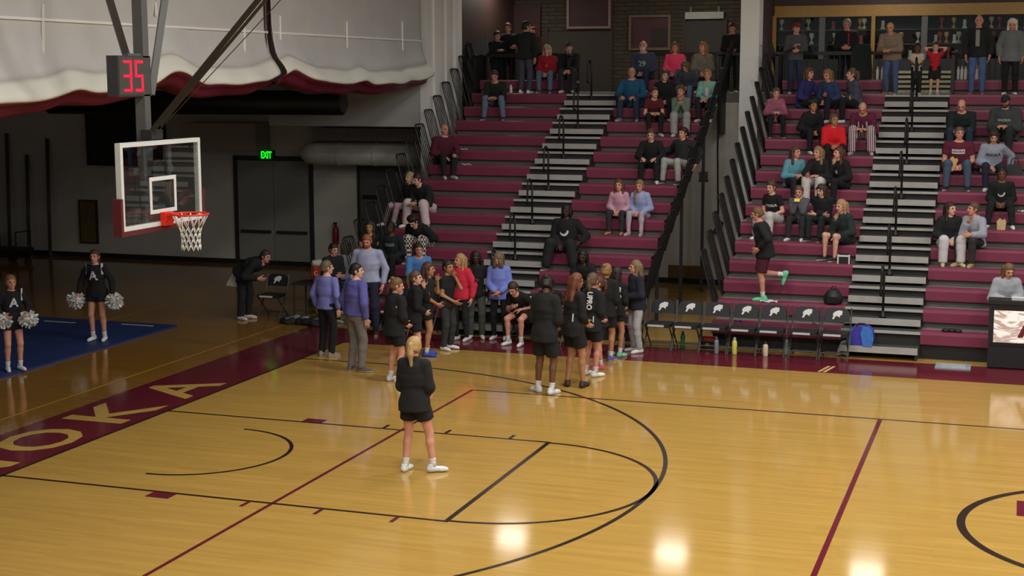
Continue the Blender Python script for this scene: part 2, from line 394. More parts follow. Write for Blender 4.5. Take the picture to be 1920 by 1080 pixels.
# wall plate, extinguisher, posts, cart
s_ = tag(empty('wall_panel', (-11.95, 17.08, .95)), 'brown wooden panel on the dark wall behind the cheerleader', 'panel')
bx('board', (-.24, -.04, -.54), (.24, .02, .54), mat('panel_brown', '6e5a34', rough=.7, var=.2, scale=3), s_)
for a, b in (((-.28, -.05, -.58), (-.24, .02, .58)), ((.24, -.05, -.58), (.28, .02, .58)), ((-.24, -.05, .54), (.24, .02, .58)), ((-.24, -.05, -.58), (.24, .02, -.54))): bx('frame', a, b, M_BROWN, s_)
fe = tag(empty('fire_extinguisher', (-4.65, 16.98, .62)), 'red fire extinguisher on the grey wall', 'extinguisher')
MB().lathe([(.07, 0), (.08, .02), (.08, .36), (.06, .42), (.03, .45), (.03, .5)], n=16).build('cylinder', mat('ext_red', '8c1f24', rough=.4), fe, smooth=True)
MB().box((-.03, -.09, .5), (.03, .03, .54)).tube([(0, -.05, .5), (.1, -.06, .35), (.09, -.05, .1)], .012, 6).build('hose', M_BLACK, fe)
for (uu, vt, lab) in ((12, 250, 'dark volleyball post leaning on the wall at the far left edge'), (50, 290, 'dark volleyball post leaning on the wall, second from the left edge'), (88, 260, 'dark volleyball post leaning on the wall nearest the brown panel')):
    a = at(uu, vt, y=17.0); b = a.copy(); b[0] += .12; b[2] = 0; b[1] = 16.75
    r = tag(empty('volleyball_post', (b[0], b[1], 0)), lab, 'post', 'volleyball posts against the wall')
    MB().tube([(0, 0, .03), (a[0]-b[0], a[1]-b[1], a[2])], .05, 10).build('pole', mat('post_dark', '4a4843', rough=.6), r, smooth=True)
    MB().lathe([(.2, 0), (.2, .02), (.07, .05), (.06, .12)], n=14).build('base', M_DARKSTEEL, r)
r = tag(empty('equipment_cart', (-14.4, 16.0, 0)), 'low black equipment cart by the wall at far left', 'cart')
bx('tray', (-1.0, -.35, .22), (1.2, .35, .3), M_BLACKPL, r)
bx('load', (-.9, -.3, .3), (.2, .3, .62), mat('dark_mats', '221f26', rough=.8), r)
for xx in (-.85, 1.05):
    for yy in (-.28, .28): MB().tube([(xx, yy-.03, .1), (xx, yy+.03, .1)], .1, 12).build('wheel', M_BLACK, r)
MB().tube([(1.15, -.3, .3), (1.15, -.3, .75), (1.15, .3, .75), (1.15, .3, .3)], .02, 6).build('handle', M_DARKSTEEL, r)
# signs on the lit wall between the bleachers
q0 = at(1320, 330, y=17.1); q1 = at(1290, 510, y=17.1)
for q, w, h, lab in ((q0, .18, .2, 'small brown plate on the grey wall between the bleachers'), (q1, .9, .3, 'long brown plank sign low on the wall between the bleachers')):
    r = tag(empty('wall_plate', (q[0], 17.08, q[2]-h/2)), lab, 'plate'); bx('plate', (-w/2, -.03, 0), (w/2, .02, h), mat('plate_brown', '6a4a22', rough=.6, var=.2), r); bx('plate_edge', (-w/2-.02, -.02, -.02), (w/2+.02, .02, 0), M_BROWN, r)
q = at(1345, 420, y=17.05)
r = tag(empty('cable', (q[0], 17.05, 0)), 'black cable hanging with a coiled end on the grey wall', 'cable')
pts = [(-.03, 0, 4.0), (-.02, 0, 3.0), (.0, 0, 2.2), (.03, -.03, q[2]+.1)]+[(.02+.12*math.cos(a*.7), -.05, q[2]-.1+.14*math.sin(a*.7+1.2)) for a in range(0, 14)]
MB().tube(pts, .018, 6).build('cord', M_BLACK, r)

# ------------------------------------------------------------------ raised curtain (two halves)
M_CURT = mat('white_vinyl_curtain', 'c6c6c6', rough=.6, var=.05, scale=1.5, bump=.05)
M_TAPE = mat('white_seam_tape', 'efefec', rough=.6, var=.02)
CXP = -1.2
def curtain(label, knots, seams, edge=None):
    ys = np.array([k[0] for k in knots]); zs = np.array([k[1] for k in knots])
    root = tag(empty('divider_curtain', (CXP, ys.mean(), CEIL_Z-.1)), label, 'curtain', 'raised divider curtain')
    oy, oz = -ys.mean(), -(CEIL_Z-.1)
    n = 140; yy = np.linspace(ys[0], ys[-1], n)
    zz = np.interp(yy, ys, zs); ker = np.ones(5)/5; zz[2:-2] = np.convolve(zz, ker, 'valid')
    rnd = np.sin(yy*1.7)*.03+np.sin(yy*3.1+1)*.02
    prof = [(0, CEIL_Z-.15, 0), (0, 7, 0), (.01, 5.9, 0)]          # absolute z, then relative to the hem
    rel = [(.004, .85), (.03, .6), (.08, .38), (.13, .27)]
    band = [(.13, .27), (.19, .2), (.24, .13), (.28, .06), (.29, .02), (.28, -.01)]
    mar = [(.28, -.01), (.18, -.05), (.12, -.1), (.1, -.16), (.02, -.2), (-.2, -.2)]
    def sheet(name, rows, M):
        v = []; f = []
        for j in range(n):
            for (dx, dz, absu) in rows:
                w = 1+.25*math.sin(yy[j]*2.3+dz*4)+.18*math.sin(yy[j]*5.9+1.3) if not absu else 0
                z = dz if absu else zz[j]+dz+.012*math.sin(yy[j]*4.7+dx*9)+.012*math.sin(yy[j]*1.9+2)
                bl_ = 0 if absu else min(1.0, max(0.0, (.85-dz)/.5))
                v.append((dx*(1 if absu else (.75+.35*w))+rnd[j]*bl_, yy[j]+oy, z+oz))
        k = len(rows)
        for j in range(n-1):
            for i in range(k-1): f.append((j*k+i, (j+1)*k+i, (j+1)*k+i+1, j*k+i+1))
        me = bpy.data.meshes.new(name); me.from_pydata(v, [], f); me.update(); me.polygons.foreach_set('use_smooth', [True]*len(f))
        o = obj(name, me, M, root); md = o.modifiers.new('thick', 'SOLIDIFY'); md.thickness = .012; md.offset = -1
        return o
    sheet('cloth', [(0, CEIL_Z-.15, 1), (0, 7, 1), (.0, 5.95, 1)]+[(a, b, 0) for a, b in rel], M_CURT)
    sheet('white_band', [(a, b, 0) for a, b in band], mat('cream_vinyl', 'e2e2d8', rough=.55, var=.04, scale=2))
    sheet('hem', [(a, b, 0) for a, b in mar], M_MAROON)
    bx('seam_tape', (.012, ys[0]+oy, 5.515+oz), (.05, ys[-1]+oy, 5.55+oz), M_TAPE, root)
    for (uu, v0, v1) in seams:
        a = at(uu, v0, x=CXP+.02); b = at(uu, v1, x=CXP+.05)
        MB().tube([(.02, a[1]+oy, a[2]+oz), (.06, b[1]+oy, b[2]+oz)], .022, 5).build('seam_tape', M_TAPE, root)
    if edge is not None:
        v = []; f = []
        for i, (w, z) in enumerate(edge): v += [(.05, ys[0]+oy-w, z+oz), (-.12, ys[0]+oy-w*.5, z+oz), (-.05, ys[0]+oy+.05, z+oz)]
        for i in range(len(edge)-1):
            for k in range(2): f.append((3*i+k, 3*i+k+1, 3*i+k+4, 3*i+k+3))
        me = bpy.data.meshes.new('curtain_edge'); me.from_pydata(v, [], f); me.update(); o = obj('curtain_edge', me, mat('dark_maroon_vinyl', '33151c', rough=.5), root)
        md = o.modifiers.new('thick', 'SOLIDIFY'); md.thickness = .01
curtain('left half of the raised white curtain, with sagging maroon hem', [(-7, 4.5), (-2, 4.38), (0, 4.42), (.7, 4.5), (1.3, 4.62), (1.8, 4.56), (3.1, 4.62), (3.85, 4.88), (4.6, 4.66), (5.6, 4.64), (6.8, 4.68), (7.25, 4.82)], [(80, 8, 145), (458, 30, 140), (292, 5, 30)])
curtain('right half of the raised white curtain, ending at the white wall', [(7.45, 4.82), (7.75, 4.9), (8.3, 4.75), (9.2, 4.64), (10.3, 4.62), (10.8, 4.7), (11.2, 4.63), (12.5, 4.62), (13.6, 4.68), (14.3, 4.8)], [(525, 30, 75), (540, 75, 125), (650, 40, 90), (754, 40, 95)], [(.3, 6.6), (.3, 5.6), (.26, 5.2), (.16, 4.95), (.05, 4.84)])

# ------------------------------------------------------------------ basketball goal
g = tag(empty('basketball_goal', (1.22, 0, 3.05)), 'ceiling-hung glass backboard with orange rim and white net', 'goal')
GO = (-1.22, 0, -3.05)
M_GLASS = bpy.data.materials.new('clear_glass'); M_GLASS.use_nodes = True
b = M_GLASS.node_tree.nodes['Principled BSDF']; b.inputs['Base Color'].default_value = (.9, .96, .95, 1); b.inputs['Transmission Weight'].default_value = 1.0; b.inputs['Roughness'].default_value = .0; b.inputs['IOR'].default_value = 1.45
M_FRAME = mat('white_board_frame', 'd4d8d6', rough=.4, var=.04)
bx('glass_panel', (1.205, -.88, 2.94), (1.217, .88, 3.94), M_GLASS, g, GO)
W_ = .055
for a, b in (((1.15, -.915, 3.97-W_), (1.225, .915, 3.97)), ((1.15, -.915, 2.9), (1.225, .915, 2.9+W_)), ((1.15, -.915, 2.9+W_), (1.225, -.915+W_, 3.97-W_)), ((1.15, .915-W_, 2.9+W_), (1.225, .915, 3.97-W_))): bx('board_frame', a, b, M_FRAME, g, GO)
zt = 3.06
for a, b in (((1.219, -.305, zt), (1.224, .305, zt+.05)), ((1.219, -.305, zt+.41), (1.224, .305, zt+.46)), ((1.219, -.305, zt+.05), (1.224, -.255, zt+.41)), ((1.219, .255, zt+.05), (1.224, .305, zt+.41))): bx('target_square', a, b, M_WHITE, g, GO)
M_PAD = mat('maroon_pad', '5c2028', rough=.5)
bx('edge_pad', (1.13, -.95, 2.84), (1.235, .95, 2.9), M_PAD, g, GO)
for s_ in (-1, 1): bx('edge_pad', (1.12, min(s_*.915, s_*.965), 2.84), (1.24, max(s_*.915, s_*.965), 3.3), M_PAD, g, GO)
# steel behind the glass
for yy in (-.28, .28): bx('back_tube', (1.08, yy-.04, 2.95), (1.15, yy+.04, 3.95), M_STEEL, g, GO)
for zz_ in (3.05, 3.55): bx('cross_tube', (1.02, -.45, zz_), (1.09, .45, zz_+.09), M_STEEL, g, GO)
bx('mast', (.86, -.0, 3.2), (1.0, .13, CEIL_Z), M_STEEL, g, GO)
bx('mast_bracket', (.96, -.06, 3.5), (1.12, .2, 3.7), M_DARKSTEEL, g, GO); bx('mast_bracket', (.96, -.06, 3.98), (1.12, .2, 4.1), M_DARKSTEEL, g, GO)
def strut(name, p0, p1, r, M): MB().tube([p0, p1], r, 4).build(name, M, g, GO)
a = at(207, 5, x=.8); b = at(238, 108, x=.86); dv = (a-b); strut('strut', b, b+dv*4.2, .06, M_DARKSTEEL)
a = at(308, 5, x=.95); b = at(283, 178, x=.95); dv = (a-b); strut('strut', b, b+dv*2.7, .06, M_STEEL)
a = at(480, 5, y=-.02); b = at(285, 245, y=-.02); dv = a-b; strut('fold_brace', b, b+dv*2.2, .037, M_BLACKPL)
a = at(488, 12, y=.1); b = at(300, 235, y=.1); dv = a-b; strut('fold_brace', b, b+dv*2.2, .022, M_DARKSTEEL)
a = at(470, 60, y=.0); b = at(285, 258, y=0.0); dv = a-b; strut('cable', b, b+dv*2.5, .006, M_DARKSTEEL)
M_RIM = mat('orange_rim', 'e8301e', rough=.4, var=.05)
MB().tube([(1.6+.2286*math.cos(2*math.pi*i/40), .2286*math.sin(2*math.pi*i/40), 3.05) for i in range(40)], .012, 8, closed=True).build('rim', M_RIM, g, GO, smooth=True)
MB().box((1.224, -.09, 2.9), (1.30, .09, 3.07)).box((1.30, -.07, 3.02), (1.4, .07, 3.06)).tube([(1.3, -.07, 2.95), (1.45, -.17, 3.04)], .01, 6).tube([(1.3, .07, 2.95), (1.45, .17, 3.04)], .01, 6).build('rim_bracket', M_RIM, g, GO)
nb = MB(); NS = 12
def nr(t): return np.interp(t, [0, .2, .42, .6, 1], [.222, .18, .13, .115, .122])
def npz(t): return 3.045-.45*t
def npnt(k, t): a = 2*math.pi*k/NS; return (1.6+nr(t)*math.cos(a), nr(t)*math.sin(a), npz(t))
lev = [0, .36, .52, .68, .84, 1.0]
for k in range(NS):
    nb.tube([npnt(k, 0), npnt(k+.5, .36)], .0065, 5); nb.tube([npnt(k+1, 0), npnt(k+.5, .36)], .0065, 5)
    for j in range(1, 5):
        o_ = .5 if j % 2 else 0
        nb.tube([npnt(k+o_, lev[j]), npnt(k+o_+.5, lev[j+1])], .0062, 5); nb.tube([npnt(k+o_, lev[j]), npnt(k+o_-.5, lev[j+1])], .0062, 5)
nb.build('net', M_WHITE, g, GO, smooth=True)
# shot clock
sc = tag(empty('shot_clock', (.9, -.2, 4.52)), 'black shot clock box showing red 35 above the backboard', 'clock')
bx('case', (-.06, -.36, 0), (.1, .36, .5), mat('clock_case', '39383a', rough=.6), sc)
bx('face_plate', (.1, -.34, .02), (.106, .34, .48), mat('clock_face', '4a4543', rough=.5), sc)
bx('top_bracket', (.0, -.1, .5), (.08, .3, .53), M_STEEL, sc)
M_LED = mat('red_led', 'ff1030', rough=.5, var=.02, emit=1.6)
def seg7(ch, y0, w, h):
    S = {'3': 'abgcd', '5': 'afgcd'}[ch]; t = .03; m_ = MB(); z0 = .06
    P = {'a': ((y0, z0+h-t), (y0+w, z0+h)), 'd': ((y0, z0), (y0+w, z0+t)), 'g': ((y0, z0+h/2-t/2), (y0+w, z0+h/2+t/2)),
         'b': ((y0+w-t, z0+h/2), (y0+w, z0+h)), 'c': ((y0+w-t, z0), (y0+w, z0+h/2)), 'f': ((y0, z0+h/2), (y0+t, z0+h)), 'e': ((y0, z0), (y0+t, z0+h/2))}
    for s in S: (a0, b0), (a1, b1) = P[s]; m_.box((.107, a0, b0), (.112, a1, b1))
    m_.build('digit', M_LED, sc)
seg7('3', -.25, .17, .38); seg7('5', .0, .17, .38)

# ------------------------------------------------------------------ concourse: boards, doors, trophy case, railing
def framed(name, label, cat, u0, v0, u1, v1, col, fcol, y=20.48):
    a = at(u0, v1, y=y); b = at(u1, v0, y=y); w, h = b[0]-a[0], b[2]-a[2]
    r = tag(empty(name, (a[0]+w/2, y, a[2])), label, cat)
    bx('board', (-w/2, -.03, 0), (w/2, .02, h), mat(name+'_face', col, rough=.6, var=.25, scale=2), r)
    for p0, p1 in (((-w/2-.06, -.07, -.06), (w/2+.06, .02, 0)), ((-w/2-.06, -.07, h), (w/2+.06, .02, h+.06)), ((-w/2-.06, -.07, 0), (-w/2, .02, h)), ((w/2, -.07, 0), (w/2+.06, .02, h))): bx('frame', p0, p1, mat(name+'_frame', fcol, rough=.5), r)
    return r
framed('notice_board', 'dark red framed notice board at the top left of the brick wall', 'board', 1068, -10, 1142, 50, '3c1d1c', '8a7468')
r = framed('notice_board', 'maroon framed notice board above the bearded man', 'board', 1184, 32, 1254, 90, '47242a', '6a5540')
bx('poster', (.05, -.05, .05), (.5, -.03, .5), mat('poster_dark', '2a1c1a', rough=.6), r)
a = at(1285, 36, y=20.4); b = at(1357, 22, y=20.4)
r = tag(empty('header_sign', ((a[0]+b[0])/2, 20.42, a[2])), 'blank pale sign bar over the dark concourse door', 'sign'); w = b[0]-a[0]
bx('bar', (-w/2, -.06, 0), (w/2, .06, .17), mat('sign_pale', 'a5a59c', rough=.6), r); bx('bracket', (-w/2+.1, .0, .17), (-w/2+.16, .06, .3), M_STEEL, r); bx('bracket', (w/2-.16, .0, .17), (w/2-.1, .06, .3), M_STEEL, r)
d = struct(empty('door_3', (3.85, 20.5, 4.37))); bx('door_leaf', (-.45, -.05, 0), (.5, .0, 1.75), mat('door_dark_olive', '34322c', rough=.7), d); bx('door_frame', (-.53, -.07, 0), (-.45, 0, 1.82), M_BROWN, d); bx('door_frame', (.5, -.07, 0), (.58, 0, 1.82), M_BROWN, d)
d = struct(empty('door_4', (.6, 20.5, 4.37))); bx('door_leaf', (-.8, -.05, 0), (.9, .0, 1.5), mat('door_brown', '3b332b', rough=.7), d); bx('door_frame', (-.9, -.07, 0), (-.8, 0, 1.6), M_BROWN, d)
d = struct(empty('door_5', (-1.1, 20.45, 4.37))); bx('door_leaf', (-.4, -.05, 0), (.7, .0, 2.2), mat('door_maroon', '3a1e22', rough=.7), d)
# trophy case
t = tag(empty('trophy_case', (10.0, 20.2, 4.37)), 'long gold-trimmed glass trophy case behind the right bleacher', 'cabinet')
TX0, TX1 = 5.66-10, 14.6-10
bx('base_cabinet', (TX0, -.1, 0), (TX1, .28, .78), mat('case_base', '2a2c2e', rough=.6), t)
bx('back_panel', (TX0, .24, .78), (TX1, .28, 1.9), mat('case_back', '181313', rough=.7, var=.3, scale=2), t)
bx('header', (TX0, -.14, 1.84), (TX1, .28, 2.05), M_GOLD, t); bx('cornice', (TX0, -.15, 2.05), (TX1, .28, 2.5), M_BROWN, t); bx('header_trim', (TX0, -.17, 1.78), (TX1, -.1, 1.84), M_GOLD, t)
for uu, M in ((1452, M_GOLD), (1637, M_GOLD), (1835, M_GOLD)):
    xx = at(uu, 60, y=20.05)[0]-10; bx('post', (xx-.045, -.16, 0), (xx+.045, -.08, 1.82), M, t)
for uu in (1541, 1733, 1925):
    xx = at(uu, 60, y=20.05)[0]-10; bx('mullion', (xx-.07, -.13, .78), (xx+.07, -.07, 1.82), M_STEEL, t)
xs = [TX0]+[at(uu, 60, y=20.05)[0]-10 for uu in (1452, 1541, 1637, 1733, 1835, 1925)]
for zz_ in (1.12, 1.46): bx('shelf', (TX0, -.04, zz_), (TX1, .24, zz_+.02), mat('case_shelf', '5b5550', rough=.4), t)
for a_, b_ in zip(xs[1:-1], xs[2:]): bx('pane', (a_+.06, -.1, .8), (b_-.06, -.094, 1.8), M_GLASS, t)
rnd = random.Random(5)
tro = MB().lathe([(.05, 0), (.05, .05), (.02, .07), (.015, .12), (.05, .17), (.06, .22), (.055, .26), (.03, .265)], n=10).mesh('trophy', True); 
TM = [mat('trophy_silver', 'c9c6bb', rough=.35, var=.1), mat('trophy_gold', 'b8914a', rough=.35), mat('trophy_red', '9c3030', rough=.4), mat('trophy_pale', 'b8b08f', rough=.5)]
tro.materials.append(TM[0])
plain = MB().box((-.05, -.03, 0), (.05, .03, .04)).box((-.035, -.015, .04), (.035, .015, .2)).mesh('plaque'); plain.materials.append(TM[0])
TR = [(1465, 2), (1515, 2), (1522, 1), (1562, 2), (1565, 1), (1612, 2), (1620, 2), (1615, 1), (1690, 1), (1655, 2), (1765, 2), (1788, 2), (1808, 2), (1755, 1), (1763, 1), (1775, 1), (1798, 1), (1790, 1), (1756, 0), (1780, 0), (1795, 0), (1858, 2), (1862, 1), (1873, 2), (1905, 2), (1908, 1), (1708, 0), (1722, 1)]
TR.sort(key=lambda t_: (t_[1], t_[0])); cnt_ = {}
ORD = ['first', 'second', 'third', 'fourth', 'fifth', 'sixth', 'seventh', 'eighth', 'ninth', 'tenth', 'eleventh', 'twelfth', 'thirteenth', 'fourteenth', 'fifteenth', 'sixteenth']
for k, (uu, lv) in enumerate(TR):
    q = at(uu, 60, y=20.2); n_ = cnt_.get(lv, 0); cnt_[lv] = n_+1; ci = (k*7) % 4
    o = obj('trophy', tro if k % 3 else plain, None, None, (q[0], 20.22, 4.37+(.78, 1.14, 1.48)[lv])); o.material_slots[0].link = 'OBJECT'; o.material_slots[0].material = TM[ci]
    tag(o, '%s %s in the glass case, %s from the left on the %s shelf' % (('silver', 'gold', 'red', 'pale')[ci], 'trophy cup' if k % 3 else 'plaque', ORD[n_], ('bottom', 'middle', 'top')[lv]), 'trophy', 'trophies in the case')
# pale steps in front of the case
r = tag(empty('pale_steps', (9.2, 19.3, 4.37)), 'short flight of pale steps behind the two children', 'steps')
for k in range(5): bx('step', (-.62, k*.14, k*.11), (.62, .75, k*.11+.06), mat('pale_step', 'a8a48c', rough=.7), r); bx('step_riser', (-.6, k*.14+.03, 0), (.6, k*.14+.06, k*.11), M_DARKDECK, r) if k else None
# concourse railings
def railing(label, x0, x1, y=17.25, z=4.37, solid=False):
    r = tag(empty('concourse_railing', ((x0+x1)/2, y, z)), label, 'railing', 'black concourse railings'); w = (x1-x0)/2
    MB().box((-w, -.05, .84), (w, .05, .92)).build('top_rail', M_BLACK, r)
    MB().box((-w, -.02, .06), (w, .02, .1)).build('bottom_rail', M_BLACK, r)
    n = max(2, int((x1-x0)/1.2)+1)
    for k in range(n): xx = -w+2*w*k/(n-1); MB().box((xx-.03, -.03, 0), (xx+.03, .03, .9)).build('post', M_BLACK, r)
    m_ = MB()
    for k in range(int((x1-x0)/.12)): xx = -w+.06+k*.12; m_.box((xx-.008, -.008, .1), (xx+.008, .008, .84))
    m_.build('baluster_row', M_BLACK, r)
railing('black railing on the concourse at the top left of the bleachers', -1.0, 1.55)
railing('black railing on the concourse behind the woman in hot pink', 2.95, 5.4)
railing('black railing on the concourse behind the man in the tan jacket', 5.95, 8.6)
railing('black railing on the concourse behind the tall man in jeans', 10.05, 15)
# black side panels beside the top of the aisles
for x_, lab in ((1.55, 'tall black end panel beside the top of the left aisle'), (8.6, 'tall black end panel under the arms of the man in tan'), (10.0, 'tall black end panel right of the two children'), (-.75, 'tall black end panel at the top left corner of the bleachers'), (5.05, 'tall black end panel left of the white column'), (6.3, 'tall black end panel right of the white column')):
    r = tag(empty('end_panel', (x_, 16.9, 4.37)), lab, 'panel', 'black end panels')
    bx('panel', (-.035, -.4, .02), (.035, .33, .85), M_BLACK, r); MB().tube([(0, -.4, .86), (0, .33, .86)], .045, 8).build('cap_rail', M_BLACK, r)
    if x_ in (-.75, 5.05, 6.3): bx('skirt', (-.03, -.38, -.9), (.03, .3, .02), M_BLACK, r)
def V_(*a): return np.array(a, float)
# ------------------------------------------------------------------ team chairs and things on the floor
M_CHAIRB = mat('dark_vinyl', '202026', rough=.5, var=.05)
M_CHAIRF = mat('chair_frame', '3c3a36', rough=.4, var=.05)
M_TRIM = mat('pale_trim', 'c8c6c2', rough=.6)
def rounded(w, h, r, n=6):
    P = []
    for cx_, cz_, a0 in ((w/2-r, h-r, 0), (-w/2+r, h-r, 90)):
        for k in range(n+1): a = math.radians(a0+90*k/n); P.append((cx_+r*math.cos(a), cz_+r*math.sin(a)))
    return P+[(-w/2, 0), (w/2, 0)]
def emblem_mesh():
    # running-horse-like white emblem
    P = [(-.085, -.075), (-.06, -.02), (-.075, .0), (-.06, .035), (-.03, .06), (.0, .07), (.03, .085), (.05, .078), (.085, .08), (.1, .05), (.085, .03), (.095, .005), (.07, -.0), (.05, -.02), (.055, -.045), (.035, -.04), (.015, -.025), (-.01, -.02), (-.03, -.035), (-.04, -.06), (-.055, -.08)]
    return MB().prism([(a*.95, b*.95) for a, b in P], 1, -.004, 0).mesh('emblem')
EMB = emblem_mesh(); EMB.materials.append(M_WHITE)
def make_chair(label):
    c = tag(empty('folding_chair'), label, 'chair', 'padded team chairs along the sideline')
    def p(y, z): return (y, z)
    back = MB().prism(rounded(.42, .24, .12), 1, -.03, .03).mesh('backrest'); back.materials.append(M_CHAIRB)
    o = obj('backrest', back, None, c, (0, .25, .60)); o.rotation_euler = (math.radians(-12), 0, 0)
    e = obj('emblem', EMB, None, o, (0, -.032, .12))
    MB().box((-.22, -.2, .41), (.22, .2, .47)).build('seat', M_CHAIRB, c)
    MB().box((-.17, -.212, .425), (.12, -.198, .46)).build('seat_trim', M_TRIM, c)
    for s in (-1, 1):
        MB().tube([(s*.235, .3, .84), (s*.235, .2, .5), (s*.235, -.2, 0)], .014, 6).build('leg', M_CHAIRF, c)
        MB().tube([(s*.215, -.18, .43), (s*.215, .26, 0)], .014, 6).build('leg', M_CHAIRF, c)
    MB().tube([(-.235, -.1, .12), (.235, -.1, .12)], .009, 6).build('stretcher', M_CHAIRF, c)
    MB().tube([(-.215, .17, .09), (.215, .17, .09)], .009, 6).build('stretcher', M_CHAIRF, c)
    return c
ch0 = make_chair('x'); first = True
CH = [(1237, 8.84, 'first empty team chair right of the girl in pale grey pants'), (1288, 8.84, 'empty team chair with a green bottle under it'), (1340, 8.84, 'empty team chair with a clear bottle in front'), (1394, 8.84, 'empty team chair behind the yellow bottle'),
      (1447, 8.84, 'empty team chair behind the cream bottle'), (1509, 8.84, 'empty team chair behind the purple-capped bottle'), (1566, 8.84, 'rightmost empty team chair, beside the blue bag'),
      (738, 8.75, 'team chair left of the players, next to the pink bottle'), (985, 8.75, 'team chair under the player hiding her face'), (1033, 8.75, 'team chair in the huddle behind the dark-haired player'), (1180, 8.84, 'team chair behind the girl in pale grey pants'), (792, 8.75, 'team chair behind the left group of players'),
      (511, 9.75, 'lone team chair beside the man bending over at left')]
for uu, yy, lab in CH:
    vv = 640; q = at(uu, vv, z=0); tt = (yy-CY)/(q[1]-CY); xx = CX+(q[0]-CX)*tt
    q = at(uu, 600, y=yy)
    c = ch0 if first else copy_tree(ch0); first = False
    c.location = (q[0], yy, 0); c['label'] = lab; c.rotation_euler = (0, 0, 0)

def bottle(label, u, v, h, col, cap, r=.035, y=None, z=0.0, glassy=False):
    q = at(u, v, z=z) if y is None else at(u, v, y=y)
    b = tag(empty('water_bottle', (q[0], q[1], z)), label, 'bottle')
    M = mat('bottle_'+col, col, rough=.3, var=.05)
    MB().lathe([(r*.9, 0), (r, .01), (r, h*.72), (r*.8, h*.78), (r*.55, h*.82), (r*.55, h*.84)], n=14).build('body', M, b, smooth=True)
    MB().lathe([(r*.62, h*.83), (r*.62, h*.93), (r*.3, h*.95), (r*.28, h)], n=12).build('cap', mat('cap_'+cap, cap, rough=.4), b, smooth=True)
bottle('tall green water bottle standing under a team chair', 1280, 654, .32, '1f6a3a', '2a7a4a', .04)
bottle('clear water bottle standing before the third team chair', 1343, 663, .3, '7f8088', '55565c', .04)
bottle('pale yellow water bottle with a white cap on the maroon sideline', 1377, 664, .3, 'd8d06a', 'e6e6da', .045)
bottle('cream water bottle with a dark cap on the maroon sideline', 1435, 668, .26, 'd8c6a8', '2a2622', .045)
bottle('clear bottle with purple and red cap between two team chairs', 1474, 665, .33, '8a9a94', '5a2a78', .04)
bottle('hot pink bottle standing on a chair behind the coaches', 707, 575, .3, 'c03080', 'd04a90', .045, y=8.75, z=.475)
bottle('pale pink bottle behind the tan-legged player', 1167, 655, .28, 'b89aa4', 'a88a94', .04)
bottle('mint bottle between the legs of the girl in grey pants', 1193, 653, .24, '5fae96', '7fc6ae', .035)
bottle('grey tumbler on the first bleacher row behind the chairs', 1527, 606, .16, '7c7a78', '5c5a58', .035, y=9.45, z=.47)
for uu, rr, lab in ((1645, 14, 'left one of two white bottles on the top row near the tan jacket'), (1654, 14, 'right one of two white bottles on the top row near the tan jacket'), (1796, 14, 'leftmost of three white bottles on the top row beside the tall man'), (1803, 14, 'middle one of three white bottles on the top row beside the tall man'), (1810, 14, 'rightmost of three white bottles on the top row beside the tall man'), (1830, 14, 'white bottle between the legs of the tall man')):
    bottle(lab, uu, 148, .29, 'd6d4cc', 'c8c6be', .033, y=rowy(rr)+.12, z=rowz(rr))
bottle('white bottle on the row behind the man in dark green', 958, 172, .2, 'd8d8d8', 'e8e8e8', .035, y=rowy(13)+.1, z=rowz(13))

# red-topped black bag under the chairs
q = at(1326, 655, z=0); r = tag(empty('small_bag', (q[0], q[1]+.1, 0)), 'small black and red bag under a team chair', 'bag')
MB().prism([(-.12, 0), (.12, 0), (.14, .14), (.1, .2), (-.1, .2), (-.14, .14)][::-1], 1, -.08, .08).build('body', M_BLACKPL, r); bx('flap', (-.12, -.09, .14), (.12, .08, .21), mat('bag_red', 'b03a30', rough=.7), r); bx('patch', (-.03, -.085, .06), (.03, -.08, .1), M_TRIM, r)
# blue bag
q = at(1617, 640, y=9.17); r = tag(empty('duffel_bag', (q[0], 9.17, .22)), 'blue and purple sports bag at the foot of the right aisle', 'bag')
MB().prism([(-.17, 0), (.17, 0), (.19, .12), (.17, .26), (.1, .32), (-.14, .32), (-.19, .22), (-.19, .08)][::-1], 1, -.13, .13).build('body', mat('bag_purple', '3c36a0', rough=.7, var=.15), r)
MB().prism([(.02, .0), (.175, .0), (.195, .12), (.175, .26), (.1, .33), (.0, .33), (-.02, .2)][::-1], 1, -.145, -.1).build('side_pocket', mat('bag_blue', '3b78c8', rough=.7, var=.15), r)
MB().tube([(-.1, -.1, .32), (-.06, -.1, .38), (.04, -.1, .38), (.08, -.1, .32)], .012, 6).build('strap', M_BLACK, r)
# white shoes and towel hanging at last chair
q = at(1585, 668, z=0); r = tag(empty('towel', (q[0], q[1], 0)), 'crumpled white towel against the rightmost team chair', 'towel')
me = MB().prism([(-.14, 0), (-.02, .02), (.03, -.0), (.1, .2), (.14, .3), (.06, .36), (.0, .26), (-.08, .24), (-.13, .1)][::-1], 1, -.05, .04).build('cloth', M_OFFW, r); me.rotation_euler = (math.radians(-14), 0, 0); me.location = (0, 0, .01)
bottle('teal bottle standing behind the crumpled towel', 1591, 640, .26, '3a8a84', '4aa09a', .035, y=9.05, z=.22)
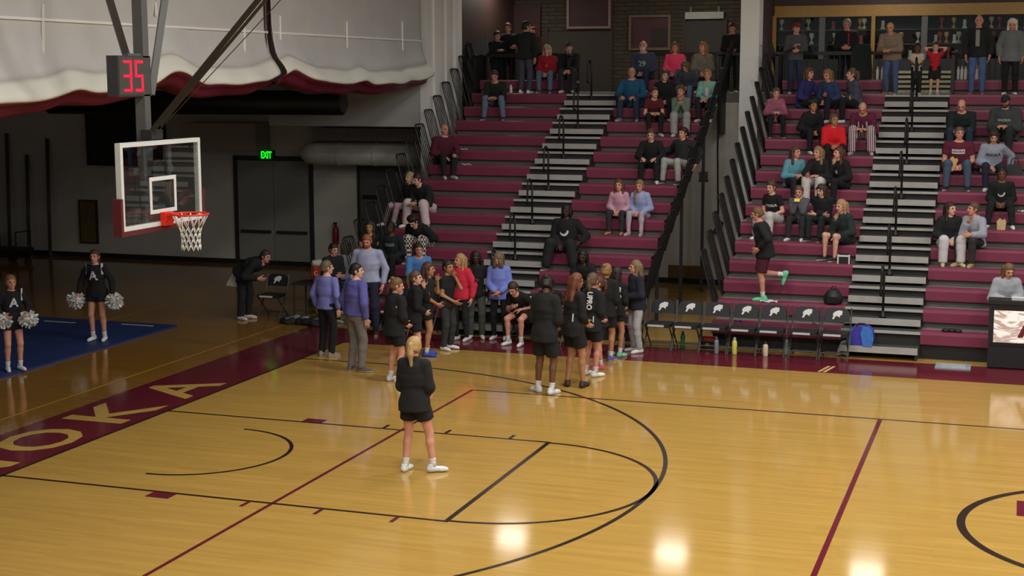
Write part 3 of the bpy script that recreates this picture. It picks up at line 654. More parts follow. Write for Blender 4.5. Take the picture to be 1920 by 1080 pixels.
# backpack, paper, gloves on rows
q = at(1562, 568, y=rowy(1)+.2); r = tag(empty('backpack', (q[0], rowy(1)+.2, rowz(1))), 'black backpack on the second row behind the chairs', 'bag')
MB().lathe([(.14, 0), (.17, .04), (.16, .14), (.1, .24), (.03, .27)], n=14).build('body', M_BLACKPL, r, smooth=True); MB().box((-.09, -.2, .03), (.09, -.13, .14)).build('pocket', M_BLACK, r); MB().tube([(-.04, 0, .26), (-.02, 0, .31), (.03, 0, .31), (.05, 0, .26)], .01, 6).build('loop', M_BLACK, r)
def sheet(label, u, y, z, w, d, col='e8e6e2', name='paper_sheet', cat='paper', rz=.1):
    q = at(u, 500, y=y); v = []; f = []; n = 6
    for i in range(n+1):
        for j in range(3): v.append((w*(i/n-.5), d*(j/2-.5), .012+.012*math.sin(i*1.7+j)))
    for i in range(n):
        for j in range(2): f.append((i*3+j, (i+1)*3+j, (i+1)*3+j+1, i*3+j+1))
    me = bpy.data.meshes.new(name); me.from_pydata(v, [], f); me.update()
    o = obj(name, me, mat('paper_'+col, col, rough=.8), None, (q[0], y, z)); o.rotation_euler = (0, 0, rz); tag(o, label, cat)
    md = o.modifiers.new('thick', 'SOLIDIFY'); md.thickness = .006
sheet('white paper lying on the row beside the running boy\'s foot', 1443, rowy(1)+.1, rowz(1), .3, .2)
sheet('white paper scrap on the row beside the bald man in maroon', 872, rowy(9)+.1, rowz(9), .14, .12)
sheet('white folded paper at the row below the bald man\'s hand', 876, rowy(8)+.1, rowz(8), .2, .14)
sheet('white napkin on the row beside the boy in the black tee', 1912, rowy(6)+.1, rowz(6), .16, .12)
sheet('small purple wrapper on the front row behind the team chairs', 1387, rowy(0)+.1, rowz(0), .14, .1, col='4a4580', name='wrapper', cat='wrapper')
q = at(1787, 618, y=rowy(0)+.15); r = tag(empty('glove_pile', (q[0], rowy(0)+.15, rowz(0))), 'crumpled pair of black gloves on the front row near the scorer\'s table', 'gloves')
for k, (a_, b_) in enumerate(((-.12, 0), (-.02, .03), (.08, .0))): MB().lathe([(.05, 0), (.07, .02), (.05, .05), (.02, .06)], (a_, b_, 0), 10).build('glove', M_BLACKPL, r, smooth=True)
q = at(1865, 330, y=rowy(7)+.3); r = tag(empty('handbag', (q[0]+.35, rowy(8)+.12, rowz(8))), 'dark handbag on the row beside the woman in the grey hoodie', 'bag')
MB().prism([(-.16, 0), (.16, 0), (.13, .2), (-.13, .2)][::-1], 1, -.07, .07).build('body', mat('bag_charcoal', '26282c', rough=.6), r); MB().tube([(-.08, 0, .2), (-.05, 0, .32), (.05, 0, .32), (.08, 0, .2)], .01, 6).build('handle', M_BLACK, r)
q = at(1877, 428, y=rowy(5)+.12); r = tag(empty('paper_bag', (q[0], rowy(5)+.14, rowz(5)+.0)), 'tan paper popcorn bag between the feet of the boy in the black tee', 'bag')
MB().prism([(-.07, 0), (.07, 0), (.085, .14), (.06, .2), (.02, .17), (-.03, .21), (-.08, .15)][::-1], 1, -.05, .05).build('bag', mat('kraft_paper', 'c8ac7e', rough=.8), r)
# floor outlet plate
q = at(1787, 688, z=0); r = tag(empty('floor_box', (q[0], q[1], 0)), 'pale grey floor plate on the maroon sideline near the scorer\'s table', 'plate')
bx('plate', (-.28, -.22, 0), (.28, .22, .02), mat('plate_grey', '9aa4a6', rough=.4), r); bx('lid', (-.2, -.14, .02), (.2, .14, .035), mat('lid_grey', 'a8b2b4', rough=.4), r)
# scorer's table with lit screen
a = at(1850, 690, z=0); r = tag(empty('scorers_table', (a[0]+1.5, a[1]+.17, 0)), 'black scorer\'s table with a lit advertising screen at the right edge', 'table')
TW = 3.0; H_ = 1.07
bx('front_panel', (-1.5, -.17, .02), (1.5, -.09, H_), M_BLACKPL, r); bx('table_top', (-1.52, -.2, H_), (1.52, .2, H_+.06), M_BLACKPL, r); bx('side_panel', (-1.5, -.09, .02), (-1.42, .18, H_), M_BLACKPL, r)
M_SCR = bpy.data.materials.new('lit_screen'); M_SCR.use_nodes = True
nt = M_SCR.node_tree; b = nt.nodes['Principled BSDF']; L = nt.links.new
tc = nt.nodes.new('ShaderNodeTexCoord'); mp = nt.nodes.new('ShaderNodeMapping'); mp.inputs['Scale'].default_value = (1.2, 1, 3.2)
wv = nt.nodes.new('ShaderNodeTexNoise'); wv.inputs['Scale'].default_value = 2.2; wv.inputs['Distortion'].default_value = 2.5
cr = nt.nodes.new('ShaderNodeValToRGB'); cr.color_ramp.elements[0].position = .42; cr.color_ramp.elements[0].color = lin('b89a8a')+(1,); cr.color_ramp.elements[1].position = .52; cr.color_ramp.elements[1].color = lin('ffe9dc')+(1,)
L(tc.outputs['Object'], mp.inputs[0]); L(mp.outputs[0], wv.inputs['Vector']); L(wv.outputs[0], cr.inputs[0]); L(cr.outputs[0], b.inputs['Emission Color']); b.inputs['Emission Strength'].default_value = 1.0; b.inputs['Base Color'].default_value = (.05, .05, .05, 1)
sc_ = bx('screen', (-1.42, -.178, .44), (1.42, -.17, .97), M_SCR, r)
me = text_mesh('screen_letter', 'A', .42, extrude=.002, bold=.02); o = obj('screen_letter', me, mat('screen_maroon', '5a1626', rough=.5, emit=.4), sc_, (-.88, -.182, .68)); o.rotation_euler = (math.pi/2, 0, 0)
bx('screen_bezel', (-1.46, -.182, .97), (1.46, -.17, 1.02), M_BLACK, r); bx('screen_bezel', (-1.46, -.182, .38), (1.46, -.17, .44), M_BLACK, r)
q = at(1915, 545, y=a[1]+.2); r = tag(empty('paper_stack', (q[0], a[1]+.2, H_+.06)), 'white papers on the scorer\'s table', 'paper'); bx('pages', (-.14, -.1, 0), (.14, .1, .03), M_OFFW, r); bx('top_page', (-.13, -.11, .03), (.12, .09, .036), M_WHITE, r)

# cooler on a cart, bag pile beside the coaches
q = at(600, 612, z=0); q = q+V_(-.3, .45, 0); r = tag(empty('cooler_table', (q[0], q[1]+.2, 0)), 'dark folding table under the orange drinks cooler', 'table')
bx('top', (-.5, -.3, .72), (.5, .3, .76), M_DARKSTEEL, r)
for xx in (-.45, .45):
    for yy in (-.25, .25): MB().tube([(xx, yy, 0), (xx, yy, .72)], .015, 6).build('leg', M_DARKSTEEL, r)
r2 = tag(empty('drinks_cooler', (q[0]+.05, q[1]+.15, .76)), 'orange round drinks cooler with a white lid behind the coaches', 'cooler')
MB().lathe([(.16, 0), (.17, .02), (.185, .34), (.18, .35)], n=24).build('tub', mat('cooler_orange', 'd8492a', rough=.45), r2, smooth=True)
MB().lathe([(.19, .35), (.19, .4), (.17, .44), (.05, .45)], n=24).build('lid', M_WHITE, r2, smooth=True)
MB().box((-.2, -.02, .1), (-.18, .02, .38)).build('cup_holder', M_WHITE, r2)
MB().tube([(0, -.18, .06), (0, -.23, .06), (0, -.23, .03)], .015, 6).build('spigot', M_WHITE, r2)
me = text_mesh('mark', 'G', .13, bold=.004); o = obj('mark', me, mat('cooler_mark', 'e8d0b0', rough=.5), r2, (-.02, -.183, .2)); o.rotation_euler = (math.pi/2, 0, 0)
q = at(590, 575, z=0); r = tag(empty('green_bag', (q[0]+.1, q[1]+.1, 0)), 'dark green bag on the floor behind the heap of bags', 'bag'); MB().prism([(-.22, 0), (.22, 0), (.24, .14), (.16, .22), (-.16, .22), (-.24, .14)][::-1], 1, -.14, .14).build('body', mat('bag_green', '2c4a30', rough=.8), r); MB().tube([(-.1, 0, .21), (-.06, 0, .28), (.06, 0, .28), (.1, 0, .21)], .012, 6).build('handle', M_BLACK, r)
# blue mat
r = tag(empty('tumbling_mat', (-6, 4.2, 0)), 'blue tumbling mat on the floor under the cheerleaders', 'mat')
M_MAT = mat('blue_mat_vinyl', '22376a', rough=.55, var=.08, scale=1.2)
for k, (ya, yb) in enumerate(((-3.6, .0), (.004, 1.98), (1.984, 3.96))): bx('mat_panel', (-3.4, ya, 0), (2.24, yb, .035), M_MAT, r)
for uu in (112, 258):
    q = at(uu, 603 if uu == 112 else 609, z=.04); bx('tape_strip', (q[0]-.35+6, q[1]-4.2-.04, .035), (q[0]+.35+6, q[1]-4.2+.03, .038), M_TRIM, r)
# coat over the top-left railing
q = at(888, 70, y=17.1); r = tag(empty('hung_coat', (q[0], 17.12, q[2]-.1)), 'grey coat hung over the railing at the top left of the bleachers', 'coat')
MB().prism([(-.2, .02), (.35, .12), (.38, -.25), (.2, -.42), (.1, -.62), (-.02, -.6), (-.06, -.38), (-.16, -.3)][::-1], 1, -.06, .0).build('coat_body', mat('coat_grey', '57585a', rough=.9, var=.15), r); MB().prism([(.0, -.3), (.12, -.3), (.1, -.75), (.02, -.75)][::-1], 1, -.09, -.06).build('sleeve', mat('coat_grey2', '6a6b6c', rough=.9), r)

q = at(1616, 90, y=17.17); r = tag(empty('hung_coat', (q[0], 17.17, 5.3)), 'long dark green coat hung over the railing beside the man in the vest', 'coat')
MB().prism([(-.2, .05), (-.1, .14), (.1, .14), (.2, .05), (.24, -.7), (-.22, -.72)][::-1], 1, -.05, .02).build('coat_body', mat('coat_green', '1c2826', rough=.9, var=.15), r); MB().prism([(.12, .02), (.2, .02), (.25, -.5), (.17, -.52)][::-1], 1, -.08, -.05).build('sleeve', mat('coat_green', '1c2826', rough=.9, var=.15), r)
# ------------------------------------------------------------------ people: signed-distance bodies meshed by surface nets
def V(*a): return np.array(a, float)
def nrm(v): return v/(np.linalg.norm(v)+1e-9)
def smin(a, b, k):
    h = np.clip(.5+.5*(a-b)/k, 0, 1)
    return a*(1-h)+b*h-k*h*(1-h)
class Cone:
    def __init__(s, a, b, ra, rb, k=.02, t0=None, t1=None, sq=None):
        s.a, s.b, s.ra, s.rb, s.k, s.t0, s.t1, s.sq = np.array(a, float), np.array(b, float), ra, rb, k, t0, t1, sq
    def bb(s):
        r = max(s.ra, s.rb); return np.minimum(s.a, s.b)-r, np.maximum(s.a, s.b)+r
    def d(s, P):
        ab = s.b-s.a; L = np.linalg.norm(ab)+1e-9
        t = (P-s.a)@(ab/L)/L; tc = np.clip(t, 0, 1)
        d = np.linalg.norm(P-s.a-tc[..., None]*ab, axis=-1)-(s.ra+(s.rb-s.ra)*tc)
        if s.t1 is not None: d = np.maximum(d, (t-s.t1)*L)
        if s.t0 is not None: d = np.maximum(d, (s.t0-t)*L)
        return d
class Ell:
    def __init__(s, c, r, k=.02, R=None): s.c, s.r, s.k, s.R = np.array(c, float), np.array(r, float), k, R
    def bb(s): m_ = s.r.max(); return s.c-m_, s.c+m_
    def d(s, P):
        q = P-s.c
        if s.R is not None: q = q@s.R
        k0 = np.linalg.norm(q/s.r, axis=-1); k1 = np.linalg.norm(q/s.r**2, axis=-1)
        return k0*(k0-1)/(k1+1e-6)
class Sect:
    """elliptic section swept along a straight piece of spine"""
    def __init__(s, o, up, right, us, rx, ry, L, u0, u1, k=.05, grow=0.0):
        s.o, s.up, s.right = o, up, right; s.f = np.cross(up, right)
        s.us, s.rx, s.ry, s.L, s.u0, s.u1, s.k, s.g = us, np.array(rx)+grow, np.array(ry)+grow, L, u0, u1, k, grow
    def bb(s):
        r = max(max(s.rx), max(s.ry))+.02; a = s.o+s.up*s.L*s.u0; b = s.o+s.up*s.L*s.u1
        return np.minimum(a, b)-r, np.maximum(a, b)+r
    def d(s, P):
        q = P-s.o; u = (q@s.up)/s.L; x = q@s.right; y = q@s.f
        rx = np.interp(u, s.us, s.rx); ry = np.interp(u, s.us, s.ry)
        d = (np.sqrt((x/rx)**2+(y/ry)**2)-1)*np.minimum(rx, ry)
        return np.maximum(np.maximum(d, (u-s.u1)*s.L), (s.u0-u)*s.L)
CORN = np.array([[i, j, k] for i in (0, 1) for j in (0, 1) for k in (0, 1)])
EDG = [(a, b) for a in range(8) for b in range(a+1, 8) if np.abs(CORN[a]-CORN[b]).sum() == 1]
def nets(prims, h, cuts=(), noise=0.0, sub=()):
    lo = np.min([p_.bb()[0] for p_ in prims], 0)-3*h; hi = np.max([p_.bb()[1] for p_ in prims], 0)+3*h
    n = np.ceil((hi-lo)/h).astype(int)+1
    D = np.full(n, .5)
    ax = [lo[i]+h*np.arange(n[i]) for i in range(3)]
    def region(p_):
        a, b = p_.bb(); m_ = getattr(p_, 'k', .02)+3*h
        i0 = np.maximum(((a-m_-lo)/h).astype(int), 0); i1 = np.minimum(((b+m_-lo)/h).astype(int)+2, n)
        sl = tuple(slice(i0[i], i1[i]) for i in range(3))
        G = np.stack(np.meshgrid(*[ax[i][sl[i]] for i in range(3)], indexing='ij'), -1)
        return sl, G
    for p_ in prims:
        sl, G = region(p_); D[sl] = smin(D[sl], p_.d(G), p_.k)
    for p_ in sub:
        sl, G = region(p_); D[sl] = np.maximum(D[sl], -p_.d(G))
    if noise or cuts:
        G = np.stack(np.meshgrid(*ax, indexing='ij'), -1)
        if noise: D += noise*(np.sin(G[..., 0]*31+G[..., 2]*17)+np.sin(G[..., 1]*27-G[..., 2]*23+1)+np.sin(G[..., 2]*37+G[..., 0]*9))
        for (o, nn) in cuts: D = np.maximum(D, (G-o)@nn)
    return surf(D, lo, h)
def surf(D, lo, h):
    S = D < 0
    c = [S[i:D.shape[0]-1+i, j:D.shape[1]-1+j, k:D.shape[2]-1+k] for i, j, k in CORN]
    cnt = sum(x.astype(np.int8) for x in c)
    act = (cnt > 0) & (cnt < 8)
    idx = np.argwhere(act); vid = np.full(act.shape, -1, int); vid[act] = np.arange(len(idx))
    val = np.stack([D[idx[:, 0]+i, idx[:, 1]+j, idx[:, 2]+k] for i, j, k in CORN], 1)
    pos = np.zeros((len(idx), 3)); w = np.zeros(len(idx))
    for a, b in EDG:
        va, vb = val[:, a], val[:, b]; ms = (va < 0) != (vb < 0)
        t = np.where(ms, va/(va-vb+1e-12), 0)
        pos += ms[:, None]*(CORN[a]+t[:, None]*(CORN[b]-CORN[a])); w += ms
    verts = lo+h*(idx+pos/w[:, None])
    quads = []
    for axn in range(3):
        o1, o2 = [(1, 2), (2, 0), (0, 1)][axn]
        sl0 = [slice(None)]*3; sl1 = [slice(None)]*3; sl0[axn] = slice(0, -1); sl1[axn] = slice(1, None)
        A, B = S[tuple(sl0)], S[tuple(sl1)]
        e = np.argwhere(A != B)
        e = e[(e[:, o1] > 0) & (e[:, o2] > 0) & (e[:, o1] < D.shape[o1]-1) & (e[:, o2] < D.shape[o2]-1)]
        if not len(e): continue
        ins = A[e[:, 0], e[:, 1], e[:, 2]]
        def cell(d1, d2):
            q = e.copy(); q[:, o1] -= d1; q[:, o2] -= d2; return vid[q[:, 0], q[:, 1], q[:, 2]]
        Q = np.stack([cell(1, 1), cell(0, 1), cell(0, 0), cell(1, 0)], 1)
        Q[~ins] = Q[~ins][:, ::-1]
        quads.append(Q)
    return verts, np.concatenate(quads)
def np_mesh(name, verts, quads, mi=None, mats=()):
    me = bpy.data.meshes.new(name); nv, nf = len(verts), len(quads)
    me.vertices.add(nv); me.vertices.foreach_set('co', np.ascontiguousarray(verts, np.float32).ravel())
    me.loops.add(nf*4); me.loops.foreach_set('vertex_index', np.ascontiguousarray(quads, np.int32).ravel())
    me.polygons.add(nf); me.polygons.foreach_set('loop_start', np.arange(0, nf*4, 4, dtype=np.int32))
    for M in mats: me.materials.append(M)
    if mi is not None: me.polygons.foreach_set('material_index', np.asarray(mi, np.int32))
    me.update(calc_edges=True)
    me.polygons.foreach_set('use_smooth', np.ones(nf, bool))
    return me

# ---- head, hand, shoe and hair templates (built once, metres, for a 1.7 m adult)
def head_prims():
    return [Ell((0, -.012, .022), (.076, .096, .094), .02), Ell((0, .022, -.03), (.062, .068, .085), .03), Cone((0, .05, -.088), (0, .062, -.09), .024, .022, .025),
            Cone((0, .088, .01), (0, .106, -.022), .010, .0155, .012), Ell((0, .08, .028), (.05, .018, .012), .012),
            Ell((0, .082, -.058), (.026, .014, .010), .008), Ell((.077, -.012, -.005), (.012, .022, .033), .006), Ell((-.077, -.012, -.005), (.012, .022, .033), .006)]
hv, hq = nets(head_prims(), .0085, sub=[Ell((.031, .098, .008), (.017, .013, .010)), Ell((-.031, .098, .008), (.017, .013, .010))])
fc = hv[hq].mean(1)
hmi = np.zeros(len(hq), int)
hmi[(np.abs(np.abs(fc[:, 0])-.031) < .014) & (np.abs(fc[:, 2]-.008) < .007) & (fc[:, 1] > .07)] = 1
hmi[(np.abs(fc[:, 0]) < .024) & (np.abs(fc[:, 2]+.058) < .008) & (fc[:, 1] > .078)] = 2
hmi[(np.abs(np.abs(fc[:, 0])-.031) < .021) & (np.abs(fc[:, 2]-.031) < .0055) & (fc[:, 1] > .075)] = 3
HEAD = (hv, hq, hmi)
def hand_prims(curl):
    P = [Cone((-.022, .02, 0), (-.026, .075, 0), .017, .014, .012), Cone((.0, .015, 0), (.0, .085, 0), .019, .015, .014), Cone((.02, .02, 0), (.026, .08, 0), .018, .014, .012), Cone((0, -.03, 0), (0, .02, 0), .024, .022, .02)]
    for k, (x_, l_) in enumerate(((.031, .068), (.011, .078), (-.010, .072), (-.030, .055))):
        p0 = V(x_, .082, 0); a = math.radians(curl*.55); r = .0088-.0006*k
        for j, fr in enumerate((.44, .32, .24)):
            d = V(x_*.25, math.cos(a), -math.sin(a)); p1 = p0+nrm(d)*l_*fr*1.05
            P.append(Cone(p0, p1, r, r*.93, .004)); p0 = p1; a += math.radians(curl*.8); r *= .93
    p0 = V(.03, .025, -.004); p1 = V(.058, .052, -.018-.0002*curl); p2 = V(.066, .082, -.028-.0003*curl)
    P += [Cone(p0, p1, .0125, .0105, .012), Cone(p1, p2, .0105, .0085, .005)]
    return P
HANDS = {'relax': nets(hand_prims(22), .0068), 'curl': nets(hand_prims(62), .0068)}
def shoe_t():
    P = [Cone((0, -.045, .035), (0, .0, .04), .038, .04, .02), Cone((0, 0, .04), (0, .13, .028), .04, .03, .02), Cone((.004, .1, .026), (.002, .165, .022), .036, .028, .02), Cone((0, -.03, .05), (0, -.02, .105), .04, .04, .02)]
    v, q = nets(P, .011, cuts=[(V(0, 0, .0), V(0, 0, -1)), (V(0, 0, .1), V(0, 0, 1))])
    c_ = v[q].mean(1); mi = (c_[:, 2] < .022).astype(int)
    return np_mesh('shoe', v, q, mi, [M_WHITE, M_WHITE])
SHOE = shoe_t()
SOCK = MB().lathe([(.041, .07), (.040, .12), (.043, .155), (.047, .165), (.044, .17)], n=12).mesh('sock', True); SOCK.materials.append(M_WHITE)
def hair_mesh(style):
    g = .013; h = .010
    top = nets([Ell((0, -.018, .028), (.078+g, .096+g, .094+g), .02)], h, cuts=[(V(0, 0, .018), nrm(V(0, .5, -1)))], noise=.0022)
    low = nets([Ell((0, -.026, -.004), (.078+g*.8, .092+g, .1), .02)], h, cuts=[(V(0, -.018, 0), V(0, 1, 0)), (V(0, 0, -.078), nrm(V(0, -.3, -1))), (V(0, 0, .05), V(0, 0, 1))], noise=.0022)
    burn = [nets([Ell((sg*.074, .022, .012), (.012, .022, .034), .01)], h) for sg in (1, -1)]
    v = np.concatenate([top[0], low[0]]+[b_[0] for b_ in burn]); n0 = 0; qq_ = []
    for b_ in [top, low]+burn: qq_.append(b_[1]+n0); n0 += len(b_[0])
    q = np.concatenate(qq_)
    parts = [(v, q)]
    def add(P, cuts=(), hh=.013, noise=.0022): parts.append(nets(P, hh, cuts=cuts, noise=noise))
    if style == 'long':
        add([Cone((x_, -.075, .03), (x_*1.25, -.095, -.30), .05, .04, .03) for x_ in (-.05, 0, .05)]+[Cone((s*.074, -.02, .04), (s*.092, .005, -.22), .03, .028, .03) for s in (-1, 1)], noise=.003)
    if style == 'longfront':
        add([Cone((x_, -.07, .03), (x_*1.2, -.08, -.2), .05, .04, .03) for x_ in (-.05, 0, .05)]+[Cone((s*.07, .03, .05), (s*.07, .10, -.30), .034, .04, .03) for s in (-1, 1)]+[Cone((s*.03, .085, .075), (s*.06, .1, -.1), .02, .03, .03) for s in (-1, 1)], noise=.003)
    if style == 'bob':
        add([Cone((x_, -.07, .03), (x_*1.2, -.075, -.13), .05, .045, .03) for x_ in (-.05, 0, .05)]+[Cone((s*.075, -.01, .04), (s*.085, .01, -.11), .03, .03, .03) for s in (-1, 1)]+[Cone((s*.02, .08, .085), (s*.06, .07, .05), .022, .022, .02) for s in (-1, 1)], noise=.003)
    if style in ('pony', 'highpony'):
        z_ = .05 if style == 'pony' else .09
        add([Cone((0, -.10, z_), (0, -.15, z_-.02), .025, .035, .02), Cone((0, -.15, z_-.02), (.0, -.145, z_-.14), .036, .038, .02), Cone((0, -.145, z_-.14), (.01, -.115, z_-.30), .036, .016, .02)])
    if style == 'braid':
        add([Cone((.04, -.06, -.02), (.085, .03, -.12), .03, .03, .02), Cone((.085, .03, -.12), (.08, .1, -.34), .03, .02, .02)])
    if style == 'bun': add([Ell((0, -.09, .10), (.045, .045, .042), .01)])
    if style == 'locs':
        add([Cone((.085*math.cos(a), .075*math.sin(a)-.02, .05), (.115*math.cos(a), .1*math.sin(a)-.02, -.19), .02, .014, .006) for a in np.linspace(math.radians(-205), math.radians(25), 13)])
    if style == 'puff': add([Ell((0, -.05, .09), (.07, .07, .055), .01)], noise=.004)
    if style == 'curly': add([Ell((0, -.02, .05), (.1, .115, .085), .01), Ell((0, -.06, -.01), (.095, .08, .08), .02)], cuts=[(V(0, .0, .02), nrm(V(0, .7, -1)))], noise=.006)
    if style == 'beard': parts = [nets([Ell((0, .028, -.045), (.070, .072, .088), .02)], .009, cuts=[(V(0, 0, -.032), V(0, 0, 1)), (V(0, .0, 0), V(0, -1, 0))], sub=[Ell((0, .1, -.057), (.024, .03, .009))], noise=.001)]
    if style == 'fringe': parts = [nets([Ell((0, -.018, .01), (.076+g, .096+g, .08), .02)], .011, cuts=[(V(0, 0, .045), V(0, 0, 1)), (V(0, .02, 0), V(0, 1, 0)), (V(0, 0, -.05), V(0, 0, -1))], noise=.001)]
    if style == 'capshape':
        parts = [nets([Ell((0, -.012, .034), (.092, .114, .096), .02)], .010, cuts=[(V(0, 0, .04), V(0, 0, -1))]),
                 nets([Ell((0, .12, .045), (.07, .085, .012), .01)], .008, cuts=[(V(0, .07, 0), V(0, -1, 0))])]
    n = 0; vs = []; qs = []
    for a, b in parts: vs.append(a); qs.append(b+n); n += len(a)
    return np_mesh('hair', np.concatenate(vs), np.concatenate(qs), None, [M_BLACK])
HAIR = {}
def hair_of(style):
    if style not in HAIR: HAIR[style] = hair_mesh(style)
    return HAIR[style]

SKIN = {'pale': 'd8a58e', 'rosy': 'd0937c', 'tan': 'b5805c', 'olive': 'a8744e', 'brown': '6d4630', 'dark': '442b20'}
M_EYE = mat('eye_dark', '241a16', rough=.3); 
def skin_mats(t):
    c = SKIN[t]; rgb = [int(c[i:i+2], 16) for i in (0, 2, 4)]
    lip = '%02x%02x%02x' % (int(rgb[0]*.82), int(rgb[1]*.6), int(rgb[2]*.6)); br = '%02x%02x%02x' % tuple(int(x*.5) for x in rgb)
    return [mat('skin_'+t, c, rough=.6, var=.05, scale=9), M_EYE, mat('lip_'+t, lip, rough=.5), mat('brow_'+t, br, rough=.8)]
PROF = {'m': ([-.22, 0, .25, .45, .68, .86, .95, 1.03], [.135, .165, .150, .148, .170, .172, .11, .06], [.09, .115, .108, .105, .118, .105, .08, .06]),
        'f': ([-.22, 0, .25, .45, .68, .86, .95, 1.03], [.14, .172, .135, .128, .148, .148, .09, .055], [.095, .118, .098, .093, .115, .096, .07, .055])}
ARM = {'down': (.245, .04, -.06), 'pocket': (.20, .09, .04), 'front': (.05, .2, .04), 'belly': (.04, .2, .15), 'cross': (-.10, .2, .2), 'phone': (.06, .27, .27), 'chin': (.03, .17, .46),
       'mouth': (.02, .16, .50), 'headtop': (.10, .02, .68), 'hip': (.2, .03, .1), 'reach': (.12, .45, .2), 'rail': (.06, .36, .12), 'pom': (.32, .1, -.03), 'back': (.04, -.15, .06),
       'lap': (.07, .25, .08), 'knee': (.15, .40, .14), 'clasp': (.03, .42, .12), 'side': (.33, -.02, .02), 'face': (.03, .22, .42), 'side_up': (.36, .2, .3), 'hang': (.14, .30, -.32), 'run': (.25, .18, .12), 'runb': (.27, -.18, .05)}
def ik(A, T, l1, l2, pole):
    d = T-A; D_ = np.linalg.norm(d)
    if D_ > (l1+l2)*.995: T = A+d/D_*(l1+l2)*.995; d = T-A; D_ = np.linalg.norm(d)
    a = (l1*l1-l2*l2+D_*D_)/(2*D_); hh = math.sqrt(max(l1*l1-a*a, 1e-6)); u = d/D_
    pl = nrm(pole-u*(pole@u))
    return A+u*a+pl*hh, T
def rotm(axis, ang):
    return np.array(Matrix.Rotation(math.radians(ang), 3, axis))
NPERS = [0]
def person(label, loc, heading, Ht=1.7, sex='f', skin='pale', hair=('short', '2b1d14'), top=('tee', '17181a'), bottom=('trousers', '1c1d20'), shoe='e8e6e2', sole='d8d6d0',
           pose='stand', arms='down', lean=4, bend=0, side=0, twist=0, hy=0, hp=0, feet=None, kneeout=.15, build=1.0, res=.0225, prints=(), drop=.30, reach=.40, beard=None, cap=None, group=None, spread=None, hand='relax', headsc=1.0, name='person', extra=None):
    s = Ht/1.7
    hz = .90*s if pose == 'stand' else .085*s
    H = V(0, 0, hz)
    R1 = rotm('X', -lean)@rotm('Y', side); R2 = rotm('Z', -twist)@rotm('X', -(lean+bend))@rotm('Y', side*1.3)
    up1, up2 = R1@V(0, 0, 1), R2@V(0, 0, 1); rt1, rt2 = R1@V(1, 0, 0), R2@V(1, 0, 0)
    Lt = .52*s; M_ = H+up1*Lt*.46; N = M_+up2*Lt*.54
    us, rx, ry = PROF[sex]; us = np.array(us); bl = np.interp(us, [-.3, .5, .9, 1.1], [build, build, 1+(build-1)*.5, 1]); rx = np.array(rx)*s*bl; ry = np.array(ry)*s*bl
    def torso(grow=0, u0=-.2, u1=1.03, flare=0):
        fl = np.interp(us, [-.25, .3, 1], [flare, 0, 0])
        rx_, ry_ = rx, ry
        if grow: rx_ = rx.copy(); ry_ = ry.copy(); rx_[0] = rx[1]*1.02; ry_[0] = ry[1]*1.06
        o2 = M_-up2*Lt*.46
        out = []
        if u0 < .5: out.append(Sect(H, up1, rt1, us, rx_+fl, ry_+fl, Lt, u0, .56, .06*s, grow))
        if u1 > .5: out.append(Sect(o2, up2, rt2, us, rx, ry, Lt, .40, u1, .06*s, grow))
        return out
    sw = (.178 if sex == 'm' else .152)*s*(1+(build-1)*.5)
    Sc = M_+up2*Lt*.40
    l1, l2 = .285*s, .255*s
    arms_ = arms if isinstance(arms, (tuple, list)) else (arms, arms)
    P = torso(); A = {}
    for i, sg in enumerate((1, -1)):          # +x is the person's right side in the local frame (facing +y): treat index 0 as +x
        S = Sc+rt2*sg*sw
        spec = arms_[i]
        t = ARM[spec] if isinstance(spec, str) else spec
        Tt = H+V(sg*t[0], t[1], t[2])*s
        if isinstance(spec, str) and spec in ('cross', 'phone', 'chin', 'mouth', 'headtop', 'belly', 'face'):   # these move with the upper body
            base = H+V(0, 0, .21*s); Tt = M_+R2@(H+V(sg*t[0], t[1], t[2])*s-base-V(0, 0, .03*s))
        pole = V(sg*.7, -.6, -.5)
        if isinstance(spec, str) and spec in ('headtop', 'side_up'): pole = V(sg*1, .2, .1)
        if isinstance(spec, str) and spec in ('pocket', 'hip'): pole = V(sg*1, -.6, 0)
        E_, W = ik(S, Tt, l1, l2, pole)
        A[sg] = (S, E_, W)
        P += [Cone(N-up2*.05*s, S, .05*s, .05*s, .03), Cone(S, E_, .05*s, .040*s, .025), Cone(E_, W, .040*s, .027*s, .012)]
    LG = {}
    fd = feet
    for i, sg in enumerate((1, -1)):
        hj = H+rt1*sg*.088*s
        if pose == 'stand':
            f_ = fd[i] if fd else (sg*(spread or .11), 0.0, 0.0)
        else:
            f_ = fd[i] if fd else (sg*(spread or .13), reach, -drop)
        ank = V(f_[0]*(s if pose == 'stand' else 1), f_[1], f_[2]+.075*s)
        pole = V(sg*kneeout, 1.0, .25 if pose == 'stand' else .9)
        K, ank = ik(hj, ank, .425*s, .41*s, pole)
        LG[sg] = (hj, K, ank, f_[3] if len(f_) > 3 else sg*-10)
        cm = K+(ank-K)*.28+nrm(V(0, -1, 0))*.012*s
        P += [Cone(hj, K, .083*s*(1+(build-1)*.6), .054*s, .03), Cone(K, cm, .052*s, .052*s, .02), Cone(cm, ank, .052*s, .034*s, .02)]
    # neck and head
    nd = nrm(up2+V(0, 0, .6)); 
    RH = rotm('Z', -hy)@rotm('X', -hp)
    hs = (.97+.03*s)*min(1.0, .62+.38*s)*headsc
    HB = N+nd*.042*s
    Hc = HB+RH@V(0, .012, .095)*hs
    P += [Cone(N-up2*.03*s, HB+RH@V(0, 0, .03)*hs, .052*s*(1 if sex == 'f' else 1.12), .047*hs*(1 if sex == 'f' else 1.12), .02)]
    v, q = nets(P, res)
    vs, qs, ms = [v], [q], [np.zeros(len(q), int)]; n = len(v)
